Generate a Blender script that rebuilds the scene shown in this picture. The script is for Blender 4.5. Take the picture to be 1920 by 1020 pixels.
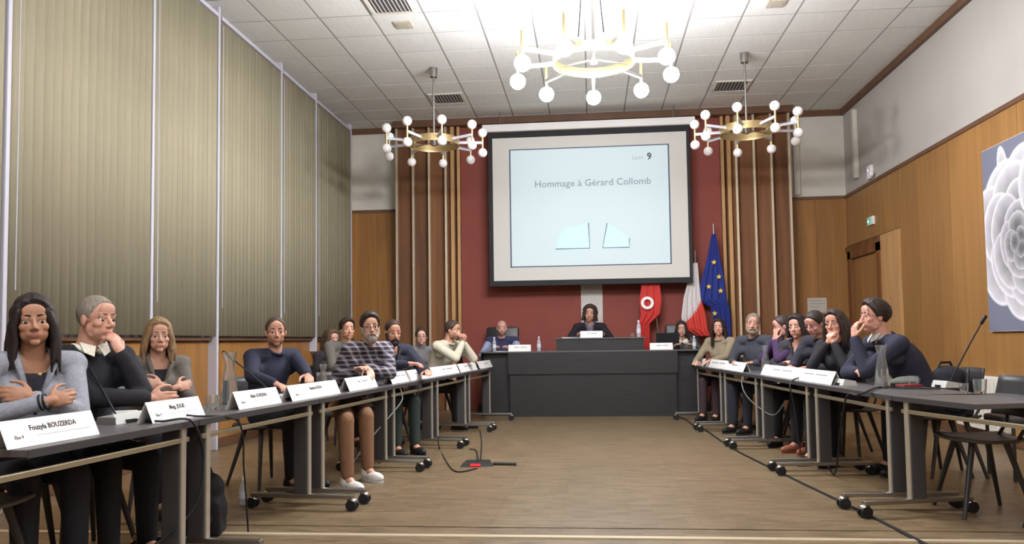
import bpy, bmesh, math, random
import numpy as np
from mathutils import Vector, Matrix
random.seed(7); np.random.seed(7)
for o in list(bpy.data.objects): bpy.data.objects.remove(o)
SC = bpy.context.scene; COL = SC.collection
PI = math.pi; rad = math.radians
# ------------------------------------------------------------------ camera
H = 1.11                       # camera height, origin of the room axes below the camera
F, YAW, PITCH, ROLL, SHY = 1495.0, .0985921, .0552202, -.0137932, 47.09
def cam_axes():
    cy, s, cp, sp, cr, sr = math.cos(YAW), math.sin(YAW), math.cos(PITCH), math.sin(PITCH), math.cos(ROLL), math.sin(ROLL)
    f = Vector((-s*cp, cy*cp, sp)); r = Vector((cy, s, 0)); u = r.cross(f)
    return cr*r+sr*u, -sr*r+cr*u, f
CR, CU, CF = cam_axes()
cd = bpy.data.cameras.new('camera'); cam = bpy.data.objects.new('camera', cd); COL.objects.link(cam)
M = Matrix.Identity(4)
for i in range(3): M[i][0], M[i][1], M[i][2] = CR[i], CU[i], -CF[i]
M[2][3] = H
cam.matrix_world = M
cd.sensor_fit = 'HORIZONTAL'; cd.sensor_width = 36; cd.lens = F/1920*36; cd.shift_y = SHY/1920; cd.clip_start = .05
SC.camera = cam
def ray(x, y): return CF + CR*((x-960)/F) - CU*((y-510-SHY)/F)
def on_y(x, y, Y): d = ray(x, y); t = Y/d.y; return Vector((d.x*t, Y, H+d.z*t))
def on_z(x, y, z): d = ray(x, y); t = (z-H)/d.z; return Vector((d.x*t, d.y*t, z))
def px_x(P):
    P = Vector(P)-Vector((0, 0, H)); return 960+F*P.dot(CR)/P.dot(CF)
# ------------------------------------------------------------------ world and exposure
w = bpy.data.worlds.new('world'); SC.world = w; w.use_nodes = True
w.node_tree.nodes['Background'].inputs[0].default_value = (.35, .38, .45, 1)
w.node_tree.nodes['Background'].inputs[1].default_value = .15
vs = SC.view_settings
SC.display_settings.display_device = 'sRGB'
vs.view_transform = 'Standard'; vs.look = 'None'; vs.gamma = 1; vs.use_curve_mapping = False
vs.exposure = 0.50
LAMP = 88.0                    # emission of one lit globe
# ------------------------------------------------------------------ materials
def lin(c): return tuple(((v/255+.055)/1.055)**2.4 if v/255 > .04045 else v/255/12.92 for v in c)
MATS = {}
def mat(name, col, rough=.5, metal=0, var=.0, scale=(6, 6, 6), bump=0, col2=None, emit=0, detail=4, spec=.5, trans=0, ior=1.45, coords='Object', rnd=0, attr=False, dist=0, sss=0, alpha=1):
    if name in MATS: return MATS[name]
    m = bpy.data.materials.new(name); m.use_nodes = True; nt = m.node_tree; N = nt.nodes; L = nt.links
    b = N['Principled BSDF']; c = lin(col) + (1,)
    b.inputs['Base Color'].default_value = c; b.inputs['Roughness'].default_value = rough; b.inputs['Metallic'].default_value = metal
    b.inputs['Specular IOR Level'].default_value = spec; b.inputs['IOR'].default_value = ior
    if trans: b.inputs['Transmission Weight'].default_value = trans
    if sss: b.inputs['Subsurface Weight'].default_value = sss; b.inputs['Subsurface Radius'].default_value = (.01, .004, .002)
    if emit: b.inputs['Emission Color'].default_value = c; b.inputs['Emission Strength'].default_value = emit
    if alpha < 1: b.inputs['Alpha'].default_value = alpha
    src = None
    if attr:
        a = N.new('ShaderNodeAttribute'); a.attribute_name = 'Col'; src = a.outputs['Color']
        L.new(src, b.inputs['Base Color'])
    if var or bump:
        tc = N.new('ShaderNodeTexCoord'); mp = N.new('ShaderNodeMapping'); mp.inputs['Scale'].default_value = scale
        L.new(tc.outputs[coords], mp.inputs['Vector'])
        nz = N.new('ShaderNodeTexNoise'); nz.inputs['Scale'].default_value = 1; nz.inputs['Detail'].default_value = detail; nz.inputs['Distortion'].default_value = dist
        L.new(mp.outputs['Vector'], nz.inputs['Vector'])
        fac = nz.outputs['Fac']
        if rnd:
            oi = N.new('ShaderNodeObjectInfo'); ma = N.new('ShaderNodeMath'); ma.operation = 'MULTIPLY_ADD'; ma.inputs[1].default_value = rnd
            sb = N.new('ShaderNodeMath'); sb.operation = 'SUBTRACT'; sb.inputs[1].default_value = rnd*.5
            L.new(oi.outputs['Random'], ma.inputs[0]); L.new(fac, ma.inputs[2]); L.new(ma.outputs[0], sb.inputs[0]); fac = sb.outputs[0]
        if var:
            rp = N.new('ShaderNodeValToRGB'); rp.color_ramp.elements[0].position = .28; rp.color_ramp.elements[1].position = .72
            c2 = lin(col2) if col2 else tuple(v*(1-var) for v in c[:3])
            rp.color_ramp.elements[0].color = c2 + (1,)
            rp.color_ramp.elements[1].color = tuple(min(1, v*(1+var*.35)) for v in c[:3]) + (1,)
            L.new(fac, rp.inputs['Fac'])
            if src is not None:
                mx = N.new('ShaderNodeMix'); mx.data_type = 'RGBA'; mx.blend_type = 'MULTIPLY'; mx.inputs['Factor'].default_value = 1
                L.new(src, mx.inputs[6]); L.new(rp.outputs['Color'], mx.inputs[7]); L.new(mx.outputs[2], b.inputs['Base Color'])
            else: L.new(rp.outputs['Color'], b.inputs['Base Color'])
        if bump:
            bp = N.new('ShaderNodeBump'); bp.inputs['Strength'].default_value = bump; bp.inputs['Distance'].default_value = .01
            L.new(nz.outputs['Fac'], bp.inputs['Height']); L.new(bp.outputs['Normal'], b.inputs['Normal'])
    MATS[name] = m; return m
def parquet(name):
    m = bpy.data.materials.new(name); m.use_nodes = True; nt = m.node_tree; N = nt.nodes; L = nt.links; b = N['Principled BSDF']
    g = N.new('ShaderNodeNewGeometry'); br = N.new('ShaderNodeTexBrick')
    br.inputs['Scale'].default_value = 1; br.inputs['Brick Width'].default_value = .14; br.inputs['Row Height'].default_value = .028
    br.inputs['Mortar Size'].default_value = .0006; br.offset = .37; br.inputs['Bias'].default_value = 0
    br.inputs['Color1'].default_value = lin((138, 118, 88)) + (1,); br.inputs['Color2'].default_value = lin((106, 89, 64)) + (1,); br.inputs['Mortar'].default_value = lin((98, 81, 60)) + (1,)
    nz = N.new('ShaderNodeTexNoise'); nz.inputs['Scale'].default_value = 1.3; nz.inputs['Detail'].default_value = 5
    mx = N.new('ShaderNodeMix'); mx.data_type = 'RGBA'; mx.blend_type = 'MULTIPLY'
    rp = N.new('ShaderNodeValToRGB'); rp.color_ramp.elements[0].color = (.75, .72, .7, 1); rp.color_ramp.elements[1].color = (1, 1, 1, 1)
    L.new(g.outputs['Position'], br.inputs['Vector']); L.new(g.outputs['Position'], nz.inputs['Vector']); L.new(nz.outputs['Fac'], rp.inputs['Fac'])
    mx.inputs['Factor'].default_value = 1; L.new(br.outputs['Color'], mx.inputs[6]); L.new(rp.outputs['Color'], mx.inputs[7]); L.new(mx.outputs[2], b.inputs['Base Color'])
    b.inputs['Roughness'].default_value = .38; MATS[name] = m; return m
def plaid(name):
    m = bpy.data.materials.new(name); m.use_nodes = True; nt = m.node_tree; N = nt.nodes; L = nt.links; b = N['Principled BSDF']
    tc = N.new('ShaderNodeTexCoord'); last = None
    for ax, sc in (('Z', 8), ('DIAGONAL', 5)):
        wv = N.new('ShaderNodeTexWave'); wv.inputs['Scale'].default_value = sc; wv.bands_direction = ax; wv.inputs['Distortion'].default_value = .4
        L.new(tc.outputs['Object'], wv.inputs['Vector'])
        rp = N.new('ShaderNodeValToRGB'); e = rp.color_ramp.elements; e[0].position = .35; e[0].color = lin((38, 34, 44)) + (1,); e[1].position = .7; e[1].color = lin((92, 86, 98)) + (1,)
        x = rp.color_ramp.elements.new(.97); x.color = lin((170, 164, 168)) + (1,)
        L.new(wv.outputs['Fac'], rp.inputs['Fac'])
        if last is None: last = rp.outputs['Color']
        else:
            mx = N.new('ShaderNodeMix'); mx.data_type = 'RGBA'; mx.inputs['Factor'].default_value = .5
            L.new(last, mx.inputs[6]); L.new(rp.outputs['Color'], mx.inputs[7]); last = mx.outputs[2]
    L.new(last, b.inputs['Base Color']); b.inputs['Roughness'].default_value = .9; MATS[name] = m; return m
def iris(name, col):
    m = bpy.data.materials.new(name); m.use_nodes = True; nt = m.node_tree; N = nt.nodes; L = nt.links; b = N['Principled BSDF']
    a = N.new('ShaderNodeAttribute'); a.attribute_name = 'Col'; L.new(a.outputs['Color'], b.inputs['Base Color']); b.inputs['Roughness'].default_value = .15
    MATS[name] = m; return m
WOOD = mat('wood_panel_honey', (160, 116, 66), .42, 0, .28, (5, 5, .35), .03, dist=1.2, rnd=.35)
WOODB = mat('wood_panel_back', (160, 113, 61), .42, 0, .3, (6, 6, .4), .03, dist=1.2, rnd=.2)
WOODD = mat('wood_column_brown', (122, 80, 46), .6, 0, .4, (9, 9, .5), .03, dist=1, rnd=.3, spec=.25)
WOODL = mat('wood_fin_light', (196, 152, 100), .4, 0, .2, (12, 12, .8), 0)
TRIM = mat('trim_brown', (108, 76, 54), .5, 0, .2, (4, 4, 4))
PLAS = mat('plaster_offwhite', (216, 211, 197), .85, 0, .06, (1.5, 1.5, 1.5), .02)
RED = mat('wall_brick_red', (138, 70, 58), .75, 0, .1, (2, 2, 2), .03)
TILE = mat('ceiling_tile_offwhite', (226, 225, 218), .9, 0, .07, (30, 3, 3), .1, rnd=.25)
GRID = mat('ceiling_grid_grey', (150, 146, 140), .6)
BLIND = mat('blind_fabric_cream', (156, 148, 122), .85, 0, .08, (40, 40, 3), .05, rnd=.4)
POST = mat('post_lilac_white', (196, 194, 202), .5)
GLASSN = mat('window_night_glass', (20, 24, 34), .05)
CHROME = mat('chrome', (205, 203, 198), .16, 1)
CHROMEW = mat('satin_chrome', (206, 200, 186), .35, .7)
STEEL = mat('brushed_steel', (165, 162, 156), .35, 1)
BRASS = mat('brass', (200, 176, 128), .36, .85)
TABLE = mat('table_dark_grey', (88, 85, 84), .42, 0, .2, (8, 30, 8), 0)
TEDGE = mat('table_edge_dark', (62, 60, 60), .5)
RAIL = mat('table_rail_champagne', (190, 178, 150), .3, .8)
DAIS = mat('dais_black_wood', (40, 39, 38), .5, 0, .3, (3, 3, 30), .02)
PLASTIC = mat('chair_black_plastic', (48, 46, 46), .45)
STOOL = mat('chair_taupe_seat', (84, 78, 70), .4)
LEATHER = mat('leather_black', (38, 36, 36), .4, 0, .2, (40, 40, 40), .1)
BLACK = mat('black_rubber', (18, 18, 19), .6)
PAPER = mat('paper_white', (238, 235, 230), .8)
INK = mat('ink_dark', (70, 66, 66), .8)
LINE = mat('ink_line_grey', (150, 146, 144), .8)
GLASS = mat('clear_glass', (246, 249, 249), .0, 0, trans=.955, ior=1.4)
PET = mat('bottle_plastic', (222, 230, 238), .12, alpha=.38)
WATER = mat('water', (248, 251, 252), .0, 0, trans=.98, ior=1.33)
GLOBE = mat('opal_globe_unlit', (240, 236, 232), .25)
LIT = mat('opal_globe_lit', (244, 246, 255), .3, emit=LAMP)
LITC = mat('opal_globe_lit_centre', (244, 246, 255), .3, emit=LAMP*3.0)
GREYBOX = mat('microphone_base_grey', (190, 190, 184), .45)
GREYD = mat('microphone_side_dark', (105, 102, 96), .5)
MIC = mat('microphone_black', (28, 28, 30), .5)
PARQ = parquet('parquet_mosaic')
# ------------------------------------------------------------------ mesh helpers
def orth(d):
    d = Vector(d).normalized(); a = Vector((0, 0, 1)) if abs(d.z) < .9 else Vector((1, 0, 0))
    u = d.cross(a).normalized(); return u, d.cross(u).normalized()
class MB:
    def __init__(s): s.v = []; s.f = []
    def add(s, v, f): o = len(s.v); s.v += [tuple(p) for p in v]; s.f += [tuple(i+o for i in q) for q in f]; return s
    def box(s, c, d, rot=None, bev=0):
        x, y, z = [k/2 for k in d]; c = Vector(c); R = rot or Matrix.Identity(3)
        if bev:
            bm = bmesh.new(); bmesh.ops.create_cube(bm, size=1)
            for q in bm.verts: q.co = Vector((q.co.x*d[0], q.co.y*d[1], q.co.z*d[2]))
            bmesh.ops.bevel(bm, geom=bm.edges[:], offset=bev, segments=2, affect='EDGES', profile=.5)
            bm.verts.index_update(); s.add([c+R@q.co for q in bm.verts], [[q.index for q in f.verts] for f in bm.faces]); bm.free(); return s
        v = [c+R@Vector(p) for p in ((-x,-y,-z),(x,-y,-z),(x,y,-z),(-x,y,-z),(-x,-y,z),(x,-y,z),(x,y,z),(-x,y,z))]
        return s.add(v, [(0,3,2,1),(4,5,6,7),(0,1,5,4),(1,2,6,5),(2,3,7,6),(3,0,4,7)])
    def bb(s, a, b, bev=0): return s.box([(p+q)/2 for p, q in zip(a, b)], [abs(q-p) for p, q in zip(a, b)], None, bev)
    def tube(s, pts, r, seg=8, ring=False):
        pts = [Vector(p) for p in pts]; n = len(pts); rr = r if isinstance(r, (list, tuple)) else [r]*n; v = []; f = []; u = None
        for i, p in enumerate(pts):
            if ring: d = pts[(i+1) % n]-pts[i-1]
            else: d = pts[min(i+1, n-1)]-pts[max(i-1, 0)]
            d.normalize()
            if u is None: u = orth(d)[0]
            u = (u-d*u.dot(d)).normalized(); w_ = d.cross(u)
            v += [p+(u*math.cos(a)+w_*math.sin(a))*rr[i] for a in (2*PI*k/seg for k in range(seg))]
        for i in range(n if ring else n-1):
            j = (i+1) % n
            f += [(i*seg+k, i*seg+(k+1) % seg, j*seg+(k+1) % seg, j*seg+k) for k in range(seg)]
        if not ring: f += [tuple(range(seg))[::-1], tuple((n-1)*seg+k for k in range(seg))]
        return s.add(v, f)
    def rings(s, R, caps=True):
        seg = len(R[0]); v = [p for r in R for p in r]; f = []
        for i in range(len(R)-1): f += [(i*seg+k, i*seg+(k+1) % seg, (i+1)*seg+(k+1) % seg, (i+1)*seg+k) for k in range(seg)]
        if caps: f += [tuple(range(seg))[::-1], tuple((len(R)-1)*seg+k for k in range(seg))]
        return s.add(v, f)
    def lathe(s, prof, c=(0, 0, 0), seg=20, closed=False):
        c = Vector(c); R = [[c+Vector((r*math.cos(2*PI*k/seg), r*math.sin(2*PI*k/seg), z)) for k in range(seg)] for r, z in prof]
        if closed:
            s.rings(R, False); o = len(s.v)-len(prof)*seg; n = len(prof)-1
            s.f += [(o+n*seg+k, o+n*seg+(k+1) % seg, o+(k+1) % seg, o+k) for k in range(seg)]; return s
        return s.rings(R)
    def cap(s, a, b, ra, rb, seg=10):
        a, b = Vector(a), Vector(b); d = (b-a); Ln = d.length; d = d.normalized() if Ln > 1e-6 else Vector((0, 0, 1)); P = []; Rr = []
        for t in (-90, -60, -30, 0): P.append(a+d*ra*math.sin(math.radians(t))); Rr.append(max(1e-4, ra*math.cos(math.radians(t))))
        for t in (0, 30, 60, 90): P.append(b+d*rb*math.sin(math.radians(t))); Rr.append(max(1e-4, rb*math.cos(math.radians(t))))
        u, w_ = orth(d)
        return s.rings([[p+(u*math.cos(2*PI*k/seg)+w_*math.sin(2*PI*k/seg))*r for k in range(seg)] for p, r in zip(P, Rr)])
    def ell(s, c, r, R=None, seg=14, n=9):
        c = Vector(c); R = R or Matrix.Identity(3); Q = []
        for i in range(n+1):
            t = -PI/2+PI*i/n; k = max(1e-3, math.cos(t))
            Q.append([c+R@Vector((r[0]*k*math.cos(2*PI*j/seg), r[1]*k*math.sin(2*PI*j/seg), r[2]*math.sin(t))) for j in range(seg)])
        return s.rings(Q)
    def prism(s, poly, z0, z1):
        n = len(poly); v = [(x, y, z0) for x, y in poly]+[(x, y, z1) for x, y in poly]
        return s.add(v, [tuple(range(n))[::-1], tuple(range(n, 2*n))]+[(k, (k+1) % n, n+(k+1) % n, n+k) for k in range(n)])
    def xf(s, Mx): s.v = [tuple(Mx@Vector(p)) for p in s.v]; return s
    def mesh(s, name, smooth=False):
        me = bpy.data.meshes.new(name); me.from_pydata(s.v, [], s.f); me.update()
        if smooth: me.shade_smooth() if hasattr(me, 'shade_smooth') else None
        return me
    def build(s, name, m, parent=None, smooth=False, world=False, loc=None):
        me = s.mesh(name, False)
        if world and parent is not None: me.transform(Matrix.Translation(-parent.location))
        return link(name, me, m, parent, smooth, loc)
def link(name, me, m, parent=None, smooth=False, loc=None):
    if smooth:
        me.polygons.foreach_set('use_smooth', [True]*len(me.polygons))
        if smooth != 'all':
            try: me.set_sharp_from_angle(angle=math.radians(40))
            except Exception: pass
    o = bpy.data.objects.new(name, me); COL.objects.link(o)
    if m is not None: me.materials.clear(); me.materials.append(m)
    if parent is not None: o.parent = parent
    if loc is not None: o.location = loc
    return o
def tag(o, label=None, cat=None, group=None, kind=None):
    for k, v in (('label', label), ('category', cat), ('group', group), ('kind', kind)):
        if v: o[k] = v
    return o
def thing(name, label, cat, loc=(0, 0, 0), rz=0, group=None):
    o = bpy.data.objects.new(name, None); COL.objects.link(o); o.location = loc; o.rotation_euler = (0, 0, rz); o.empty_display_size = .1
    return tag(o, label, cat, group)
def struct(o): return tag(o, kind='structure')
def copy_tree(o, parent=None):
    c = o.copy(); COL.objects.link(c); c.parent = parent
    for ch in o.children: copy_tree(ch, c)
    return c
TMP = bpy.data.scenes.new('tmp')
def evaluated(ob):
    TMP.collection.objects.link(ob); vl = TMP.view_layers[0]; vl.update(); dg = vl.depsgraph
    me = bpy.data.meshes.new_from_object(ob.evaluated_get(dg)); TMP.collection.objects.unlink(ob); d = ob.data; bpy.data.objects.remove(ob)
    if d.users == 0: (bpy.data.meshes if isinstance(d, bpy.types.Mesh) else bpy.data.curves).remove(d)
    return me
def remesh(mb, vox, it=3, dec=0):
    ob = bpy.data.objects.new('t', mb.mesh('t')); r = ob.modifiers.new('r', 'REMESH'); r.mode = 'VOXEL'; r.voxel_size = vox
    if it: q = ob.modifiers.new('s', 'SMOOTH'); q.factor = .5; q.iterations = it
    if dec: q = ob.modifiers.new('d', 'DECIMATE'); q.ratio = dec
    return evaluated(ob)
def text(body, size, m, parent, Mx, align='CENTER', name='lettering', bold=0):
    c = bpy.data.curves.new('t', 'FONT'); c.body = body; c.size = size; c.align_x = align; c.align_y = 'CENTER'; c.extrude = .0004; c.offset = bold; c.resolution_u = 2
    me = evaluated(bpy.data.objects.new('t', c)); me.transform(Mx)
    return link(name, me, m, parent)
def set_cols(me, cols):
    a = me.color_attributes.get('Col') or me.color_attributes.new('Col', 'FLOAT_COLOR', 'POINT')
    a.data.foreach_set('color', np.asarray(cols, dtype=np.float32).ravel())

# ================================================================== THE ROOM
XL, XR, YB, YN, ZC = -4.08, 4.15, 13.3, -2.2, 4.80
fl = struct(MB().bb((XL-.2, YN, -.1), (XR+.2, YB+.2, -.004)).build('floor', PARQ))
pm = MB().bb((-.2095, -.2095, -.002), (.2095, .2095, 0)).mesh('parquet_panel'); pm.materials.append(PARQ)
for i in range(15):
    for j in range(18):
        o = bpy.data.objects.new('parquet_panel', pm); COL.objects.link(o); o.parent = fl; o.location = (-2.94+.42*i, 4.87+.21+.42*j-.16+.1, 0)
struct(MB().bb((XL, 4.555, -.004), (XR, 4.605, .005)).build('trim_1', mat('floor_strip_brass', (206, 190, 160), .35, .3)))
# ceiling with tiles and grid bars
ce = struct(MB().bb((XL-.2, YN, ZC+.03), (XR+.2, YB+.2, ZC+.13)).build('ceiling', PLAS))
xs = [XL]+[-3.607+.6*c for c in range(13)]+[XR]; ys = [YB-.001-.0]+[8.003+.6*r for r in range(8, -7, -1)]
cache = {}
for i in range(len(xs)-1):
    for j in range(len(ys)-1):
        wx, wy = round(xs[i+1]-xs[i], 3), round(ys[j]-ys[j+1], 3)
        if (wx, wy) not in cache:
            me = MB().bb((-wx/2+.011, -wy/2+.011, 0), (wx/2-.011, wy/2-.011, .03)).mesh('ceiling_tile'); me.materials.append(TILE); cache[(wx, wy)] = me
        o = bpy.data.objects.new('ceiling_tile', cache[(wx, wy)]); COL.objects.link(o); o.parent = ce
        o.location = ((xs[i]+xs[i+1])/2, (ys[j]+ys[j+1])/2, ZC)
for x in xs[1:-1]: MB().bb((x-.011, ys[-1], ZC+.002), (x+.011, YB, ZC+.03)).build('grid_bar', GRID, ce)
for y in ys[1:]: MB().bb((XL, y-.009, ZC+.003), (XR, y+.009, ZC+.03)).build('grid_bar', GRID, ce)
MB().bb((XL, YN, ZC+.002), (XR, ys[-1], ZC+.03)).build('near_ceiling_field', TILE, ce)
# left wall: wood below, windows behind blinds above
wl = struct(MB().bb((XL-.2, YN, 0), (XL, YB, 1.16)).build('wall_left', WOODB))
MB().bb((XL-.2, YN, 4.7), (XL, YB, ZC+.03)).build('lintel', PLAS, wl)
MB().bb((XL-.2, YN, 1.16), (XL+.06, YB, 1.19)).build('sill', TRIM, wl)
for k, (a, b) in enumerate([(YN, -.4), (-.4, 1.5), (1.5, 3.35), (3.35, 5.0), (5.0, 6.87), (6.87, 8.16), (8.16, 9.93), (9.93, 11.25), (11.25, 12.95), (12.95, YB)]):
    MB().bb((XL, a+.004, .1), (XL+.015, b-.004, 1.15)).build('wood_panel', WOODB, wl)
MB().bb((XL-.2, 12.95, 1.19), (XL, YB, 4.7)).build('plaster_end', PLAS, wl)
secs = [(3.42, 5.0), (5.10, 6.84), (6.91, 8.12), (8.21, 9.89), (9.96, 11.21), (11.28, 12.92)]
for k, (a, b) in enumerate([(YN, 3.38)]+secs):
    wn = struct(MB().bb((XL-.14, a, 1.19), (XL-.12, b, 4.7)).build('window_%d' % (k+1), GLASSN)); MB().bb((XL-.12, a, 1.19), (XL-.08, b, 1.24)).build('window_frame', POST, wn)
wordn = ['nearest', 'second', 'third', 'fourth', 'fifth', 'farthest']
slat_me = {}
for k, (a, b) in enumerate(secs):
    n = round((b-a)/.1); pit = (b-a)/n
    if k > 0:
        t = thing('vertical_blind', ['', 'cream vertical blind behind the woman in the grey shirt', 'cream vertical blind behind the man in the black sweater and the blonde woman', 'cream vertical blind behind the man in the navy sweater', 'narrow cream vertical blind fourth along the windows', 'cream vertical blind nearest the far corner of the windows'][k], 'blind', (XL+.09, a, 1.21), 0, 'vertical blinds along the window wall')
    else: t = thing('vertical_blind', 'cream vertical blind nearest the camera at the window wall', 'blind', (XL+.09, a, 1.21), 0, 'vertical blinds along the window wall')
    MB().bb((-.03, 0, 3.46), (.03, b-a, 3.5)).build('headrail', POST, t)
    key = round(pit, 3)
    for j in range(n):
        if key not in slat_me:
            m_ = MB(); wd = pit*1.12; R = []
            for q in range(7):
                u = (q/6-.5); R.append((u*wd, .006*math.cos(u*PI)))
            v = [(c*.42+d, s_, z) for z in (0, 3.45) for (s_, d) in R for c in (s_,)]
            v = [(sx*.30+d, sx*.95, z) for z in (0, 3.45) for (sx, d) in R]
            m_.add(v, [(q, q+1, q+8, q+7) for q in range(6)]); me = m_.mesh('slat'); me.polygons.foreach_set('use_smooth', [True]*6); me.materials.append(BLIND)
            bm = bmesh.new(); bm.from_mesh(me); bmesh.ops.solidify(bm, geom=bm.faces[:], thickness=.002); bm.to_mesh(me); bm.free(); slat_me[key] = me
        o = bpy.data.objects.new('slat', slat_me[key]); COL.objects.link(o); o.parent = t; o.location = (0, pit*(j+.5), 0); o.rotation_euler = (0, 0, random.uniform(-.05, .05))
    MB().tube([(.03, .03, 3.4), (.035, .03, .3)], .004, 6).build('control_cord', POST, t)
for y, z0 in ((5.05, 0), (6.875, 1.19), (8.165, 0), (9.925, 1.0), (11.245, 1.0), (12.96, 1.19)):
    struct(MB().bb((XL, y-.022, z0), (XL+.115, y+.018, ZC), .006).build('trim_%d' % (10+int(y)), POST))
# right wall: honey panels below, plaster above
wr = struct(MB().bb((XR, YN, 0), (XR+.2, YB+.2, ZC+.03)).build('wall_right', mat('plaster_grey_white', (184, 178, 170), .85, 0, .05, (1.5, 1.5, 1.5), .02)))
edges = [YN, -.6, .95, 2.5, 4.05, 5.6, 7.15, 8.05, 9.55, 11.05]
for a, b in zip(edges, edges[1:]): MB().bb((XR-.02, a+.003, .1), (XR, b-.003, 3.34)).build('wood_panel', WOOD, wr)
MB().bb((XR-.02, 11.05+.003, 2.56), (XR, YB, 3.34)).build('wood_panel', WOOD, wr)
MB().bb((XR-.035, YN, 3.34), (XR, YB, 3.39)).build('dado_trim', TRIM, wr)
struct(MB().bb((XR-.06, YN, ZC-.09), (XR, YB, ZC+.004)).build('trim_3', TRIM))
struct(MB().bb((XR-.028, YN, 0), (XR, 11.05, .1)).build('baseboard_right', TRIM))
struct(MB().bb((XL, YN, 0), (XL+.02, YB, .1)).build('baseboard_left', TRIM))
# door in right wall
d1 = struct(MB().bb((XR-.025, 11.85, 0), (XR, 13.0, 2.33)).build('door_1', WOODB))
fr = MB(); fr.bb((XR-.07, 11.72, 0), (XR, 11.86, 2.45)); fr.bb((XR-.07, 12.99, 0), (XR, 13.13, 2.45)); fr.bb((XR-.07, 11.72, 2.33), (XR, 13.13, 2.46))
fr.build('door_frame', WOODD, d1)
MB().bb((XR-.05, 11.08, 0), (XR, 11.72, 2.54)).build('jamb_panel', WOODL, d1)
MB().bb((XR-.05, 11.72, 2.46), (XR, 13.28, 2.54)).build('head_panel', WOODD, d1)
hd = MB(); hd.tube([(XR-.025, 11.95, 1.05), (XR-.08, 11.95, 1.05), (XR-.08, 12.07, 1.05)], .011); hd.build('door_handle', STEEL, d1)
# back wall
wb = struct(MB().bb((XL-.2, YB, 0), (XR+.2, YB+.2, ZC+.03)).build('wall_back', PLAS))
for a, b in ((XL, -3.62), (-3.62, -3.2), (3.2, 3.66), (3.66, XR)): MB().bb((a+.002, YB-.02, .1), (b-.002, YB, 3.34)).build('wood_panel', WOODB, wb)
for a, b in ((XL, -3.2), (3.24, XR)):
    MB().bb((a, YB-.035, 3.34), (b, YB, 3.39)).build('dado_trim', TRIM, wb); MB().bb((a, YB-.06, ZC-.09), (b, YB, ZC+.004)).build('cornice', TRIM, wb)
struct(MB().bb((-2.118, 13.02, 0), (2.118, YB-.001, 4.685)).build('wall_red', RED))
struct(MB().bb((-3.22, 12.86, 4.69), (3.26, YB, ZC+.004)).build('trim_4', TRIM))
for sg, nm in ((-1, 'left'), (1, 'right')):
    c = tag(MB().bb((sg*3.24, 13.1, 0), (sg*2.12, YB, 4.69)).build('wood_pilaster', WOODD), 'fluted brown wood pilaster with pale metal strips %s of the red wall' % nm, 'pilaster', kind=None)
    fx = [3.19, 2.91, 2.64, 2.36, 2.225]
    for a, b in zip(fx, fx[1:]):
        m_ = MB(); m_.add([(sg*a, 12.99, 0), (sg*b, 13.07, 0), (sg*b, 13.1, 0), (sg*a, 13.1, 0), (sg*a, 12.99, 4.69), (sg*b, 13.07, 4.69), (sg*b, 13.1, 4.69), (sg*a, 13.1, 4.69)],
              [(0,3,2,1),(4,5,6,7),(0,1,5,4),(1,2,6,5),(2,3,7,6),(3,0,4,7)]); m_.build('wood_panel', WOODD, c)
    for a in fx[:4]: MB().bb((sg*a-.018, 12.93, 0), (sg*a+.018, 13.08, 4.69)).build('metal_strip', mat('strip_champagne', (214, 196, 168), .35, .5), c)
    MB().bb((sg*2.25-.03, 12.95, 0), (sg*2.25+.03, 13.08, 4.69)).build('wood_strip', WOODL, c)
    MB().bb((sg*2.15-.025, 12.97, 0), (sg*2.15+.025, 13.1, 4.69)).build('wood_strip', WOODL, c)
struct(MB().bb((XL-.2, YN-.2, 0), (XR+.2, YN, ZC+.03)).build('wall_near', PLAS))
# conduits in the right and left far corners
tag(MB().bb((3.33, YB-.05, 3.42), (3.43, YB-.001, 4.7), .008).build('cable_trunking', PLAS), 'white vertical cable trunking beside the right pilaster', 'trunking')
tag(MB().bb((XR-.07, 12.62, 3.55), (XR-.001, 12.72, 4.62), .008).build('cable_trunking', PLAS), 'white vertical cable trunking high on the right wall near the corner', 'trunking')
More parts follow.
